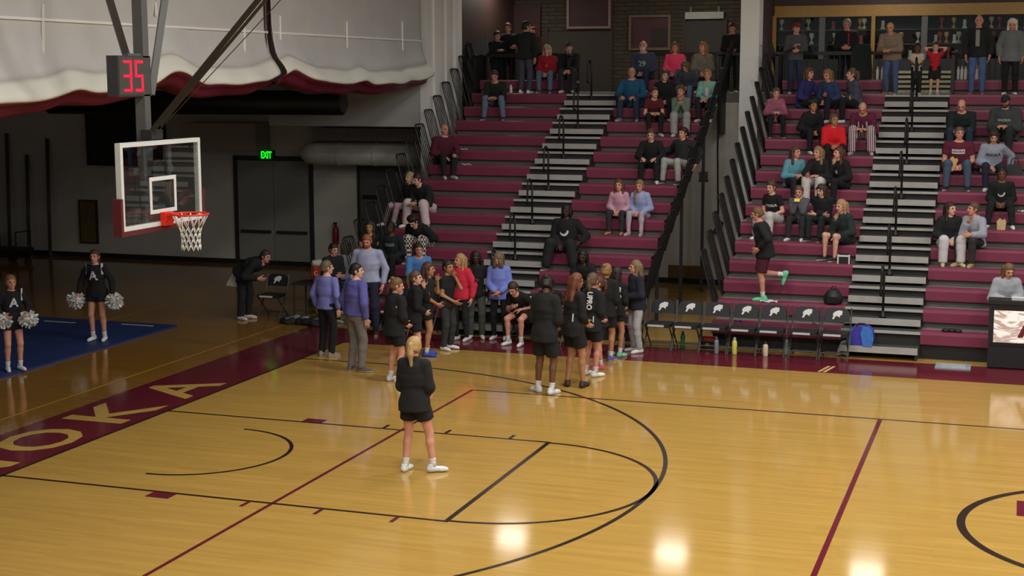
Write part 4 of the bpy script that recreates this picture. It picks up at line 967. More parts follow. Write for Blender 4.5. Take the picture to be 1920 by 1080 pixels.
    vs.append(HEAD[0]*hs@RH.T+Hc); qs.append(HEAD[1]+n); ms.append(HEAD[2]); n += len(HEAD[0])
    for sg in (1, -1):
        S, E_, W = A[sg]
        yv = nrm(W-E_); hint = V(-sg, .3, 0)
        if isinstance(arms_[0 if sg == 1 else 1], str) and arms_[0 if sg == 1 else 1] in ('lap', 'knee', 'clasp', 'phone', 'rail'): hint = V(-sg*.4, 0, -1)
        zv = -nrm(hint-yv*(hint@yv)); xv = np.cross(yv, zv)
        thumb = 1 if (xv@V(0, .7, .7)) > 0 else -1
        hvv, hqq = HANDS[hand]
        hvv = hvv*V(thumb, 1, 1)*s*1.04
        vs.append(hvv@np.stack([xv, yv, zv])+W+yv*.012*s); qs.append((hqq if thumb == 1 else hqq[:, ::-1])+n); ms.append(np.zeros(len(hqq), int)); n += len(hvv)
    body = np_mesh('person', np.concatenate(vs), np.concatenate(qs), np.concatenate(ms), skin_mats(skin))
    o = obj(name, body); o.location = loc; o.rotation_euler = (0, 0, math.pi+math.radians(heading)); tag(o, label, 'person', group)
    # ---- top
    kind, col = top[0], top[1]
    th = {'tee': .013, 'jersey': .012, 'long': .014, 'sweater': .019, 'hoodie': .024, 'jacket': .027, 'vest': .02}[kind]*s
    u0 = top[2] if len(top) > 2 and top[2] is not None else (-.17 if pose == 'stand' else -.1)
    C_ = torso(th, u0, .985, flare=.012*s)
    slv = {'tee': (.62, 0), 'jersey': (.30, 0), 'vest': (.1, 0)}.get(kind, (1, .96))
    loose = {'jacket': .016, 'hoodie': .018, 'sweater': .012}.get(kind, .008)*s
    for sg in (1, -1):
        S, E_, W = A[sg]
        C_ += [Cone(N-up2*.055*s, S, .045*s+th, .047*s+th, .03), Cone(S, E_, .05*s+th, .042*s+th+loose*.6, .02, t1=None if slv[0] >= 1 else slv[0])]
        if slv[1]: C_.append(Cone(E_, W, .042*s+th+loose*.6, .03*s+th*.8+loose*.3, .015, t1=slv[1]))
    if kind in ('hoodie', 'jacket'): C_ += [Cone(N-up2*.02*s+rt2*.06*s-np.cross(up2, rt2)*.02*s, N-up2*.02*s-rt2*.06*s-np.cross(up2, rt2)*.02*s, .05*s, .05*s, .03)]
    sub = [Ell(HB+nd*.045*s, V(.05, .05, .07)*s*1.12)]
    v, q = nets(C_, res, noise=.0016, sub=sub)
    nm = {'tee': 'shirt', 'jersey': 'jersey', 'long': 'long_sleeved_shirt', 'sweater': 'sweater', 'hoodie': 'hoodie', 'jacket': 'jacket', 'vest': 'vest'}[kind]
    tm = top[3] if len(top) > 3 else mat('cloth_'+nm, col, rough=.9, var=.10, scale=14, bump=.25)
    obj(nm, np_mesh(nm, v, q, None, [tm]), None, o)
    # ---- bottom
    kind, col = bottom[0], bottom[1]
    tb = {'trousers': .014, 'jeans': .012, 'wide': .03, 'leggings': .007, 'shorts': .022, 'skirt': .03}[kind]*s
    B_ = [Sect(H, up1, rt1, us, rx, ry, Lt, -.2, .16, .04*s, tb*.6)]
    for sg in (1, -1):
        hj, K, ank, _ = LG[sg]
        if kind in ('shorts', 'skirt'):
            ln = bottom[2] if len(bottom) > 2 else .72
            B_.append(Cone(hj, K, .083*s*(1+(build-1)*.6)+tb, .075*s+tb*1.25, .035, t1=ln))
        else:
            cm = K+(ank-K)*.3
            B_ += [Cone(hj, K, .083*s*(1+(build-1)*.6)+tb, .055*s+tb*1.2, .03), Cone(K, cm, .054*s+tb*1.2, .052*s+tb*1.2, .02), Cone(cm, ank+(ank-cm)*.06, .052*s+tb*1.2, .036*s+tb*(1.5 if kind != 'leggings' else 1), .02, t1=.97)]
    v, q = nets(B_, res, noise=.0014)
    bm = bottom[3] if len(bottom) > 3 and not isinstance(bottom[3], (int, float)) else mat('cloth_'+kind, col, rough=.9, var=.10, scale=14, bump=.2)
    bn = {'wide': 'wide_trousers'}.get(kind, kind)
    obj(bn, np_mesh(bn, v, q, None, [bm]), None, o)
    # ---- shoes, hair
    for sg in (1, -1):
        hj, K, ank, yaw = LG[sg]
        so = obj('shoe', SHOE, None, o); so.location = ank-V(0, 0, .075*s); so.scale = (s, s, s)
        pit = 0
        if extra and 'pitch' in extra: pit = extra['pitch'][0 if sg == 1 else 1]
        so.rotation_euler = (math.radians(pit), 0, math.radians(yaw))
        if pit: so.location = ank-np.array(Matrix.Rotation(math.radians(yaw), 3, 'Z')@Matrix.Rotation(math.radians(pit), 3, 'X')@Vector((0, 0, .075*s)))
        for k_, c_ in enumerate((shoe, sole)): so.material_slots[k_].link = 'OBJECT'; so.material_slots[k_].material = mat('shoe_'+c_, c_, rough=.7)
        if kind in ('shorts', 'skirt') and shoe not in ('1c2020', '3a2028'):
            sk = obj('sock', SOCK, None, o); ax_ = nrm(K-ank); sk.location = ank-ax_*.075*s; sk.scale = (s, s, s); sk.rotation_euler = Vector(ax_).to_track_quat('Z', 'Y').to_euler()
    def onhead(nm, st, M):
        ho = obj(nm, hair_of(st), None, o); ho.location = Hc; ho.scale = (hs, hs, hs); ho.rotation_euler = Matrix(RH.tolist()).to_euler()
        ho.material_slots[0].link = 'OBJECT'; ho.material_slots[0].material = M
    hm = mat('hair_'+hair[1], hair[1], rough=.6, var=.3, scale=30, stretch=(3, 3, .6))
    if hair[0] != 'bald': onhead('hair', hair[0], hm)
    if beard: onhead('beard', 'beard', mat('hair_'+beard, beard, rough=.7, var=.2, scale=30))
    if cap: onhead('cap', 'capshape', mat('cap_'+cap, cap, rough=.8))
    # ---- prints: (text or polygon, size, colour, u along spine, x offset, where)
    for (tx, size, colr, uu, xo, where) in prints:
        if tx == 'strip':
            mb_ = MB(); ns_ = max(1, int(size[0]/.03))
            for i_ in range(ns_): mb_.box((size[0]*(i_/ns_-.5), -size[1]/2, -.001), (size[0]*((i_+1)/ns_-.5), size[1]/2, .001))
            me = mb_.mesh('shirt_print')
        elif tx == 'crescent':
            pl = [(size*math.cos(a), size*math.sin(a)) for a in np.linspace(math.radians(200), math.radians(370), 14)]+[(size*.75*math.cos(a)-.1*size, size*.75*math.sin(a)+.25*size) for a in np.linspace(math.radians(360), math.radians(210), 14)]
            me = MB().prism(pl[::-1], 2, -.001, .001).mesh('shirt_print')
        elif tx.startswith('v:'):
            me = text_mesh('shirt_print', tx[2:], size, extrude=.001, bold=size*.03)
            me.transform(Matrix.Rotation(-math.pi/2, 4, 'Z'))
        else: me = text_mesh('shirt_print', tx, size, extrude=.001, bold=size*.03)
        me.materials.append(mat('print_'+colr, colr, rough=.8, var=.05))
        fw = np.cross(up2, rt2); sgn = 1 if where == 'front' else -1
        ryy = np.interp(uu, us, ry)+th+.016*s; c_ = M_+up2*Lt*(uu-.46)+fw*sgn*ryy
        xa = -rt2*sgn if False else (rt2*-1 if where == 'front' else rt2)
        co = np.zeros(len(me.vertices)*3); me.vertices.foreach_get('co', co); co = co.reshape(-1, 3)
        ca = -1 if where == 'front' else 1
        X_ = co[:, 0]+xo; rxx = np.interp(uu, us, rx)+th
        dep = np.minimum(0.5*(X_/rxx)**2*ryy*1.1, ryy*.8)
        W_ = c_+X_[:, None]*xa+co[:, 1:2]*up2+(co[:, 2]-dep)[:, None]*fw*sgn
        me.vertices.foreach_set('co', W_.ravel()); me.update()
        obj('shirt_print', me, None, o)
    NPERS[0] += 1
    o['hand_l'] = [float(x) for x in A[1][2]]; o['hand_r'] = [float(x) for x in A[-1][2]]
    return o
def world_of(o, p):
    a = o.rotation_euler[2]; c_, s_ = math.cos(a), math.sin(a)
    return V(o.location[0]+c_*p[0]-s_*p[1], o.location[1]+s_*p[0]+c_*p[1], o.location[2]+p[2])
def hand_world(o, side):
    p_ = o['hand_l' if side > 0 else 'hand_r']; return world_of(o, [p_[0], p_[1], p_[2]])
def seat(u, i, dy=.17):
    """a seat on bleacher row i, on the viewing line of photo column u"""
    y = rowy(i)+dy; q = at(u, 400, y=y); 
    for _ in range(3):
        pr = RC@(np.array([q[0], y, rowz(i)+.2])-CC); v_ = 540-FPX*pr[1]/pr[2]; q = at(u, v_, y=y)
    return (q[0], y, rowz(i))
def stand(u, v, z=0.0, y=None):
    q = at(u, v, z=z) if y is None else at(u, v, y=y)
    return (q[0], q[1], z)
def hgt(loc, vtop):
    """standing height of someone at loc whose head top shows at photo row vtop"""
    pr = RC@(np.array([loc[0], loc[1], loc[2]+1.6])-CC); u = 960+FPX*pr[0]/pr[2]
    return float(at(u, vtop, y=loc[1])[2]-loc[2])
# ------------------------------------------------------------------ the people
BLK, CHAR, NAVY, MAR = '141416', '26272a', '1c2236', '6a1d33'
G_T, G_S, G_H = 'people standing on the court', 'spectators seated on the bleachers', 'people standing at the top of the bleachers'
def St(label, u, v, vtop, heading, **k):
    loc = stand(u, v, k.pop('z0', 0.0)); k.setdefault('group', G_T); return person(label, loc, heading, Ht=min(max(hgt(loc, vtop), 1.2), 1.95), **k)
def Se(label, u, row, heading, Ht=1.66, **k):
    dy = k.pop('dy', .17)
    k.setdefault('group', G_S); k.setdefault('lean', 8); k.setdefault('bend', 10); k.setdefault('arms', 'lap')
    return person(label, seat(u, row, dy), heading, Ht=Ht, pose='sit', **k)
def Up(label, u, vtop, heading, y=17.6, z=4.37, **k):
    q = at(u, 120, y=y); loc = (q[0], y, z); k.setdefault('group', G_H)
    return person(label, loc, heading, Ht=min(max(hgt(loc, vtop), 1.0), 1.95), **k)
# --- on the court
p_main = St('blonde girl in black tee and shorts standing alone with her back turned', 779, 884, 630, 172, sex='f', skin='rosy', hair=('pony', 'a8895a'), top=('hoodie', BLK, -.25), bottom=('shorts', BLK, .58), shoe='d8dcdc', arms='front', feet=[(.22, .06, 0, -50), (-.12, -.04, 0, 4)], res=.016, lean=3, hy=-12, side=-2, hp=8, build=1.04)
St('coach with dark hair in lavender pullover and grey trousers', 667, 696, 490, 150, sex='m', skin='pale', hair=('short', '1a1512'), top=('sweater', '5a5aa0', -.06), bottom=('trousers', '77706c'), shoe='5e5450', sole='c8b89a', arms='down', hy=40, feet=[(.12, .02, 0, -50), (-.11, 0, 0, 8)], res=.018, build=1.05)
St('person with dark blond hair in pale lavender shirt and black trousers', 613, 668, 487, 165, sex='m', skin='pale', hair=('short', '6b5740'), top=('long', '7478b8', -.12), bottom=('trousers', BLK), shoe='8c8078', arms='down', hy=30)
St('tall red-haired man in light blue shirt and navy trousers', 693, 628, 433, 10, sex='m', skin='rosy', hair=('short', '8a5434'), beard='9a6040', top=('long', 'a8acc8', -.03), bottom=('trousers', '23253c'), shoe='4a3020', arms='down', hp=18, build=1.05)
St('dark-haired man in black jacket beside the orange cooler', 625, 606, 455, 60, sex='m', skin='rosy', hair=('short', '1a1310'), top=('jacket', '15171c'), bottom=('trousers', '1a1b22'), arms='belly', hp=10)
St('brown-haired person in pale grey shirt behind the tall man', 650, 590, 452, 200, sex='f', skin='pale', hair=('bob', '5a4434'), top=('hoodie', '9aa0b0'), bottom=('trousers', '2a2c34'), arms='front')
St('player in black jersey, hair tied up, behind the lone blonde girl', 740, 716, 519, 150, sex='f', skin='rosy', hair=('bun', '6a5030'), top=('hoodie', BLK, -.28), bottom=('shorts', BLK, .7), shoe='d8d8d4', arms='front', hy=30, hp=10, prints=[('strip', (.02, .12), 'c8c8c8', .55, .15, 'back')])
St('player with light brown hair biting her hand, in black warm-up', 777, 680, 507, 120, sex='f', skin='pale', hair=('pony', '5c4632'), top=('hoodie', BLK, -.3), bottom=('shorts', BLK, .74), shoe='d0d0d0', arms=('front', 'mouth'), hy=25, prints=[('strip', (.02, .12), 'c8c8c8', .3, -.15, 'back')])
St('player with long brown hair and blue shoes raising one hand', 800, 667, 490, 110, sex='f', skin='tan', hair=('long', '4a2c1c'), top=('tee', '1a1a1c', -.2), bottom=('shorts', '131313', .55), shoe='3048b0', sole='2a3a90', arms=('front', 'chin'), hy=10)
St('player with dark hair up, hand on mouth, in black top and dark leggings', 838, 655, 487, 75, sex='f', skin='tan', hair=('bun', '2a1c14'), top=('tee', '18191b'), bottom=('trousers', '303234'), shoe='e6e4e0', arms=('front', 'mouth'), hy=10)
St('smiling blonde woman in red quarter-zip jacket and black leggings', 866, 638, 474, -10, sex='f', skin='rosy', hair=('long', 'a88456'), top=('jacket', 'd02a44'), bottom=('leggings', '1c1e1e'), shoe='c8c8c4', arms='down', hy=25, prints=[('A', .05, 'f0e8e8', .75, -.08, 'front')])
St('dark-skinned player with locs in black tee right of the red jacket', 893, 634, 468, 20, sex='f', skin='dark', hair=('locs', '17130f'), top=('tee', '121314'), bottom=('trousers', '4a4c48'), shoe='d8d6d0', arms=('phone', 'down'), hp=15)
St('woman in periwinkle hoodie and black pants, hair over her face', 937, 636, 470, 5, sex='f', skin='rosy', hair=('longfront', '6e5a44'), top=('hoodie', '7886d4', -.22), bottom=('leggings', '131318'), shoe='e4e2de', arms='front', hp=25, cap=None)
# huddle on the right
St('dark-skinned player in black tee and long shorts with white shoes', 1021, 738, 514, 165, sex='f', skin='brown', hair=('bun', '17110d'), top=('hoodie', '131415', -.3), bottom=('shorts', '141516', .85), shoe='d6d8dc', sole='e8e6e0', arms='front', feet=[(.12, .0, 0, -5), (-.13, .03, 0, 70)], hy=-30, hp=20, spread=.13, res=.018)
St('auburn-haired player with long ponytail and dark maroon shoes', 1074, 726, 508, 140, sex='f', skin='tan', hair=('long', '6a3a22'), top=('long', '141416', -.28), bottom=('shorts', '151516', .72), shoe='3a2028', sole='2a1a20', arms='front', feet=[(.1, .12, 0, 30), (-.1, -.03, 0, 60)], res=.018, hp=8, prints=[('strip', (.016, .14), 'd8d8d8', .25, .12, 'back')])
St('player seen from behind with white letters down her back', 1107, 705, 510, 150, sex='f', skin='rosy', hair=('pony', '5a4632'), top=('hoodie', '131415', -.3), bottom=('shorts', '141415', .74), shoe='e2e0dc', arms='front', hy=-20, prints=[('v:UPRO', .11, 'e4e4e4', .66, .075, 'back'), ('strip', (.014, .1), 'd0d0d0', .1, .15, 'back')], res=.018)
St('flushed player facing the huddle between two teammates in black', 1124, 690, 517, -60, sex='f', skin='rosy', hair=('pony', '50301e'), top=('hoodie', BLK, -.26), bottom=('shorts', BLK, .72), shoe='e05a80', sole='e8a08a', arms='front', hy=-10)
St('player with a dark blond bun facing the bleachers', 1134, 676, 493, 170, sex='f', skin='tan', hair=('bun', '8a6a40'), top=('hoodie', BLK, -.26), bottom=('shorts', BLK, .72), shoe='5a5a98', arms='front')
St('tan player with black hair and mint shoes, white letters on her back', 1153, 668, 500, 160, sex='f', skin='tan', hair=('long', '2a1d16'), top=('long', '141415', -.24), bottom=('shorts', '151516', .5), shoe='6fc8a0', sole='d8d6c8', arms='front', prints=[('v:PRO', .11, 'e4e4e4', .6, .1, 'back')], res=.018)
St('girl with very long light brown hair in navy hoodie and pale grey pants', 1194, 660, 486, -50, sex='f', skin='rosy', hair=('long', '7a6448'), top=('hoodie', '1d1f2c', -.2), bottom=('trousers', 'a8a4a4'), shoe='d8d4cc', arms='belly', hy=10, res=.018)
q = at(984, 600, y=8.72)
person('seated player in black tee hiding her face in her hand', (q[0], 8.72, .475), -10, Ht=1.68, sex='f', skin='rosy', hair=('short', '3a281e'), top=('tee', '151516'), bottom=('shorts', BLK, .6), shoe='e2e0dc', pose='sit', arms=('face', 'lap'), lean=32, bend=22, hp=35, drop=.475, reach=.38, group='seated players')
q = at(1031, 600, y=8.72)
person('seated dark-skinned player with white socks partly hidden in the huddle', (q[0]+.02, 8.75, .475), 10, Ht=1.66, sex='f', skin='dark', hair=('bun', '15100c'), top=('jersey', '141516'), bottom=('shorts', BLK, .6), shoe='d8d6d0', pose='sit', arms='lap', lean=22, bend=15, hp=20, drop=.475, reach=.36, group='seated players')
# left: bending man, cheerleaders
p_bend = St('man in dark tracksuit bending over the lone chair', 458, 598, 428, 80, sex='m', skin='rosy', hair=('short', '33261e'), top=('jacket', '16181b'), bottom=('trousers', '1a1d24'), shoe='d8d0c4', arms=((.1, .42, -.1), (.1, -.12, .02)), lean=58, bend=18, hp=15)
p_bend.scale = (1, 1, 1)
ch1 = St('cheerleader in black uniform with white A, standing at the back of the mat', 186, 638, 466, 12, z0=.036, sex='f', skin='rosy', hair=('pony', '4a3222'), top=('long', '17121a', -.15), bottom=('skirt', '16121a', .42), shoe='e4e4e2', arms='pom', res=.018, prints=[('A', .22, 'cfcfd4', .62, 0, 'front'), ('strip', (.03, .2), 'c8c8cc', .86, .15, 'front'), ('strip', (.03, .2), 'c8c8cc', .86, -.15, 'front')])
ch2 = St('cheerleader in black uniform with white A at the left edge', 27, 694, 514, 55, z0=.036, sex='f', skin='rosy', hair=('pony', '7a5638'), top=('long', '17121a', -.15), bottom=('skirt', '16121a', .42), shoe='e4e4e2', arms=((.2, .2, .12), (.2, .2, .12)), res=.018, build=1.12, prints=[('A', .2, 'cfcfd4', .62, 0, 'front'), ('strip', (.035, .2), 'c8c8cc', .86, .15, 'front')])
def pom(label, c, r=.16):
    rn = random.Random(int(c[0]*100)); b = MB()
    for k in range(230):
        a, z_ = rn.uniform(0, 6.283), rn.uniform(-1, 1); rr = math.sqrt(1-z_*z_); d = V(rr*math.cos(a), rr*math.sin(a), z_*.9)
        e = nrm(np.cross(d, V(rn.uniform(-1, 1), rn.uniform(-1, 1), rn.uniform(-1, 1))))*.014; L_ = r*rn.uniform(.75, 1.08); dr = V(0, 0, -.03*rn.random())
        p0, p1, p2 = d*.02, d*L_*.6, d*L_+dr
        b._add([p0-e*.5, p0+e*.5, p1+e, p2+e, p2-e, p1-e], [(0, 1, 2, 5), (5, 2, 3, 4)])
    b.lathe([(r*.5, -r*.4), (r*.62, 0), (r*.5, r*.4), (r*.1, r*.55)], n=10)
    o = b.build('pompom', mat('pom_white', 'dcdcd8', rough=.5, var=.15, scale=40), None, tuple(c)); tag(o, label, 'pompom', 'white pompoms')
pom('white pompom at the left hip of the cheerleader at the back of the mat', hand_world(ch1, 1)+V(-.05, 0, -.1), .17)
pom('white pompom at the right hip of the cheerleader at the back of the mat', hand_world(ch1, -1)+V(.05, 0, -.1), .17)
pom('white pompom in the nearer hand of the cheerleader at the left edge', hand_world(ch2, 1)+V(0, -.03, -.08), .16)
pom('white pompom in the farther hand of the cheerleader at the left edge', hand_world(ch2, -1)+V(.03, 0, -.08), .16)
# --- left bleacher
Se('man with long dark locs in black crescent-print hoodie', 1062, 3, 0, 1.85, sex='m', skin='dark', hair=('locs', '14100d'), top=('hoodie', '141414', None), bottom=('wide', '1d2022'), shoe='1a1a1a', arms=('lap', (.3, .2, .12)), spread=.28, reach=.45, lean=-2, bend=4, build=1.12, prints=[('crescent', .09, 'd4d4d4', .6, 0, 'front')])
Se('person with black braids leaning forward behind the huddle', 1100, 1, 0, 1.75, sex='f', skin='dark', hair=('locs', '14100d'), top=('hoodie', '17191a'), bottom=('trousers', '1a1b1d'), arms='clasp', lean=20, bend=12, hp=10)
Se('girl in pink sweater and dark leggings with tan boots', 1163, 5, 0, 1.52, sex='f', skin='rosy', hair=('long', '5c3824'), top=('sweater', 'c898ac'), bottom=('leggings', '2a2a30'), shoe='a87c50', sole='7a5838', arms='lap')
Se('girl in pale blue hoodie and pale pants with a side braid', 1203, 5, -5, 1.52, sex='f', skin='rosy', hair=('braid', '7c6440'), top=('hoodie', '98a2cc'), bottom=('leggings', 'b4a4b4'), shoe='b8949c', arms='lap', hp=8)
Se('boy in all-black clothes with white shoes', 1222, 8, 5, 1.62, sex='m', skin='pale', hair=('short', '50382a'), top=('hoodie', '101517'), bottom=('trousers', '12181a'), shoe='f0f0ee', arms='knee', spread=.17, hp=12)
Se('boy in charcoal jacket and pale grey pants stretching an arm out', 1280, 8, -25, 1.66, sex='m', skin='rosy', hair=('curly', '2a1512'), top=('jacket', '24272a'), bottom=('trousers', 'a8aaa4'), shoe='302a2a', arms=((.5, .1, .25), 'side'), lean=-6, spread=.2)
Se('girl in maroon tee with bare arms folded on her knees', 1224, 11, 20, 1.6, sex='f', skin='pale', hair=('pony', '4a2a20'), top=('tee', '5c1c24'), bottom=('leggings', '1a1a1c'), shoe='d4d4cc', arms='clasp', lean=22, bend=15, hy=-20)
Se('girl in grey-green sweatshirt with hands at her mouth', 1277, 11, 10, 1.6, sex='f', skin='rosy', hair=('bun', '5a3c28'), top=('sweater', '6a7a6a'), bottom=('wide', '9a9a96'), shoe='d8d4cc', arms='mouth', lean=16, bend=12, hy=20)
Se('woman in mint cardigan over a white top', 1328, 12, 0, 1.66, sex='f', skin='rosy', hair=('bun', '9a7048'), top=('sweater', '7cae a4'.replace(' ', '')), bottom=('trousers', '23252c'), shoe='d8c0c4', arms='clasp', prints=[('strip', (.08, .2), 'cfcdd4', .62, 0, 'front')])
Se('bald man in teal blue sweater', 1187, 12, 0, 1.8, sex='m', skin='rosy', hair=('fringe', '8c7a68'), top=('sweater', '1d5478'), bottom=('jeans', '2c3a50'), shoe='8a8a88', arms='knee', spread=.2, build=1.2, hy=-15)
Se('bearded man in grey-blue tee with a white print', 1208, 14, 0, 1.8, sex='m', skin='rosy', hair=('fringe', 'c8c0b4'), beard='c8c4bc', top=('long', '3c4258'), bottom=('jeans', '26304a'), arms='lap', build=1.2, prints=[('29', .17, 'a8a8b0', .6, 0, 'front')])
Se('woman in hot pink sweatshirt', 1267, 14, 0, 1.68, sex='f', skin='rosy', hair=('bob', '6e4a34'), top=('sweater', 'ff4a70'), bottom=('jeans', '54708c'), arms='lap', build=1.12, hy=-15)
Se('woman in pale camouflage top beside the hot pink sweatshirt', 1318, 14, 10, 1.68, sex='f', skin='rosy', hair=('long', '8a6440'), top=('hoodie', '7c7464'), bottom=('jeans', '4c5a58'), arms='lap', hy=35)
Se('brown-haired person in black jacket behind the girl in maroon', 1246, 12, 10, 1.62, sex='f', skin='pale', hair=('bob', '4a3826'), top=('jacket', '141618'), bottom=('trousers', '1c1e20'), hy=-20, arms='lap')
Se('olive-haired person bent down behind the mint cardigan', 1289, 13, 0, 1.5, sex='f', skin='rosy', hair=('bob', '5e5436'), top=('hoodie', '3c4048'), bottom=('jeans', '5a708c'), hp=40, lean=15, bend=15)
Se('grey-haired woman in red jacket and jeans', 1028, 14, 5, 1.62, sex='f', skin='pale', hair=('bob', 'a89c82'), top=('jacket', 'a01c2c'), bottom=('jeans', '5c7088'), shoe='585050', arms='lap', prints=[('A', .07, 'd0a0a0', .6, 0, 'front')])
Se('man in cap and black jacket seated at the aisle top', 1068, 14, 10, 1.75, sex='m', skin='rosy', hair=('short', '3c342c'), cap='3a3026', beard='9c9488', top=('jacket', '12171a'), bottom=('trousers', '2c2e34'), arms='clasp')
Se('man in dark green sweater and jeans seated alone', 932, 12, 8, 1.75, sex='m', skin='rosy', hair=('short', '3a2a26'), top=('sweater', '18261a'), bottom=('jeans', '6a7c98'), shoe='4a3c34', arms='clasp', lean=18, bend=14, hp=20, spread=.22)
Se('bald man in maroon sweater and black trousers', 830, 8, 40, 1.76, sex='m', skin='rosy', hair=('bald', '6a5a4a'), top=('sweater', '54182c'), bottom=('trousers', '1c2022'), shoe='c8c4bc', arms=('lap', 'knee'), spread=.1, hy=-15, build=1.15)
Se('young man in black jacket and baggy white pants', 802, 5, -15, 1.8, sex='m', skin='pale', hair=('short', '2a1c18'), top=('jacket', '151a1a'), bottom=('wide', 'd0bcbe'), shoe='e0d8d4', arms='clasp', spread=.26, lean=22, bend=14, hp=18, hy=15)
Se('blonde girl in dark top and pale pink pants hiding behind the young man', 770, 5, -30, 1.6, sex='f', skin='pale', hair=('long', '9a8a6a'), top=('hoodie', '1c1e1e'), bottom=('trousers', 'b89aa0'), arms='lap', dy=.24, lean=-4, hy=-10, feet=[(.32, .45, -.3), (.05, .42, -.3)])
def plaid():
    M = bpy.data.materials.new('black_white_plaid'); M.use_nodes = True; nt = M.node_tree; L = nt.links.new
    tc = nt.nodes.new('ShaderNodeTexCoord'); ck = nt.nodes.new('ShaderNodeTexChecker'); ck.inputs['Scale'].default_value = 22
    ck.inputs[1].default_value = lin('cfc8c0')+(1,); ck.inputs[2].default_value = lin('1a1a1a')+(1,)
    L(tc.outputs['Object'], ck.inputs[0]); L(ck.outputs[0], nt.nodes['Principled BSDF'].inputs['Base Color']); nt.nodes['Principled BSDF'].inputs['Roughness'].default_value = .9
    return M
Se('person in black with plaid pants bowing the head low', 797, 3, -8, 1.74, sex='m', skin='pale', hair=('curly', '17130f'), top=('hoodie', '141617'), bottom=('wide', '888888', 0, plaid()), shoe='2c2c2c', arms='lap', lean=34, bend=20, hp=45, spread=.16)
Se('dark-skinned player in black shirt with a grey print', 738, 2, 0, 1.72, sex='m', skin='dark', hair=('short', '100c0a'), top=('long', '15201f'), bottom=('trousers', '1a1414'), arms='lap', prints=[('strip', (.2, .07), '6a7a78', .7, 0, 'front'), ('strip', (.16, .05), '7a8a84', .45, 0, 'front')])
Se('player in black jersey number 5 behind the tall man', 697, 2, 10, 1.72, sex='f', skin='tan', hair=('long', '2e221a'), top=('jersey', '15151a'), bottom=('shorts', '15151a'), arms='lap', prints=[('5', .18, 'd4d0d0', .62, 0, 'front')])
Se('smiling man in bright blue sweater on the second row', 783, 1, 30, 1.72, sex='m', skin='rosy', hair=('short', '3a261c'), top=('sweater', '4f82c0'), bottom=('trousers', '1c1e2a'), arms='clasp', lean=20, bend=10)
# --- right bleacher
JK = mat('pink_quilt', '9a5a70', rough=.9, var=.25, scale=12)
Se('girl in dusty pink jacket and black leggings', 1453, 11, 15, 1.45, sex='f', skin='pale', hair=('short', '5a4230'), top=('jacket', '9a5a70', None, JK), bottom=('leggings', '17181a'), shoe='1c1c1c', arms='phone', hy=-5, hp=8)
Se('woman in deep purple sweater and black trousers leaning to her neighbour', 1506, 12, 60, 1.72, sex='f', skin='rosy', hair=('bob', '5c4028'), top=('sweater', '2c2a66', -.14), bottom=('trousers', '1b1b1e'), shoe='202022', arms=('lap', 'reach'), hy=0)
Se('woman in dark blue top with long light hair beside the purple sweater', 1557, 12, -20, 1.66, sex='f', skin='rosy', hair=('long', '8a6440'), top=('sweater', '2c3c62'), bottom=('trousers', '1c1d24'), arms='lap', hp=18, hy=5)
Se('young woman in slate hoodie looking left', 1606, 12, -55, 1.68, sex='f', skin='pale', hair=('pony', '5e4834'), top=('hoodie', '4a4e5e'), bottom=('trousers', '17181a'), arms='cross', hy=8)
STR = bpy.data.materials.new('maroon_white_stripe'); STR.use_nodes = True
nt = STR.node_tree; tc = nt.nodes.new('ShaderNodeTexCoord'); wv = nt.nodes.new('ShaderNodeTexWave'); wv.bands_direction = 'X'; wv.inputs['Scale'].default_value = 8.5; cr = nt.nodes.new('ShaderNodeValToRGB'); cr.color_ramp.interpolation = 'CONSTANT'; cr.color_ramp.elements[0].color = lin('5a1c34')+(1,); cr.color_ramp.elements[1].color = lin('dcd4d8')+(1,); cr.color_ramp.elements[1].position = .5
nt.links.new(tc.outputs['Object'], wv.inputs[0]); nt.links.new(wv.outputs[0], cr.inputs[0]); nt.links.new(cr.outputs[0], nt.nodes['Principled BSDF'].inputs['Base Color']); nt.nodes['Principled BSDF'].inputs['Roughness'].default_value = .9
Se('balding man in maroon with striped maroon and white overalls', 1620, 10, 0, 1.78, sex='m', skin='rosy', hair=('fringe', '5a4436'), top=('long', '601c38'), bottom=('wide', 'aa8899', 0, STR), shoe='b8aca8', arms='clasp', lean=26, bend=16, hp=38, spread=.2, build=1.1, prints=[('strip', (.03, .26), 'd8d0d4', .6, .08, 'front'), ('strip', (.03, .26), 'd8d0d4', .6, -.08, 'front'), ('strip', (.03, .2), 'd8d0d4', .5, .0, 'front')])
Se('short-haired woman in bright red jacket', 1560, 9, 15, 1.68, sex='f', skin='tan', hair=('short', '5a4634'), top=('jacket', 'd81822'), bottom=('trousers', '16161a'), shoe='c8b8a8', arms='clasp', lean=12, build=1.15, hy=-20)
Se('person in black coat with dark hair behind the red jacket', 1517, 10, 30, 1.62, sex='f', skin='tan', hair=('curly', '1d1512'), top=('jacket', '17171a'), bottom=('trousers', '1a1a1d'), arms='lap', lean=15)
Se('girl with long brown hair in turquoise cardigan', 1486, 7, 30, 1.64, sex='f', skin='rosy', hair=('long', '4a3224'), top=('sweater', '5c98a6'), bottom=('leggings', '1c1d20'), shoe='202020', arms='phone', hy=-25)
Se('girl with long light hair in black hoodie and white pants', 1537, 7, -12, 1.64, sex='f', skin='rosy', hair=('long', '8a6c48'), top=('hoodie', '17181a'), bottom=('wide', 'cfc8c6'), shoe='d0ccc8', arms=('reach', 'phone'), hy=20)
Se('girl with auburn hair in black with a hand at her chin', 1580, 7, -35, 1.64, sex='f', skin='pale', hair=('long', '54301f'), top=('hoodie', '141518'), bottom=('trousers', '16171c'), shoe='1a1a1a', arms=('mouth', 'lap'), hy=15, prints=[('strip', (.05, .07), 'b8b4b4', .6, 0, 'front')])
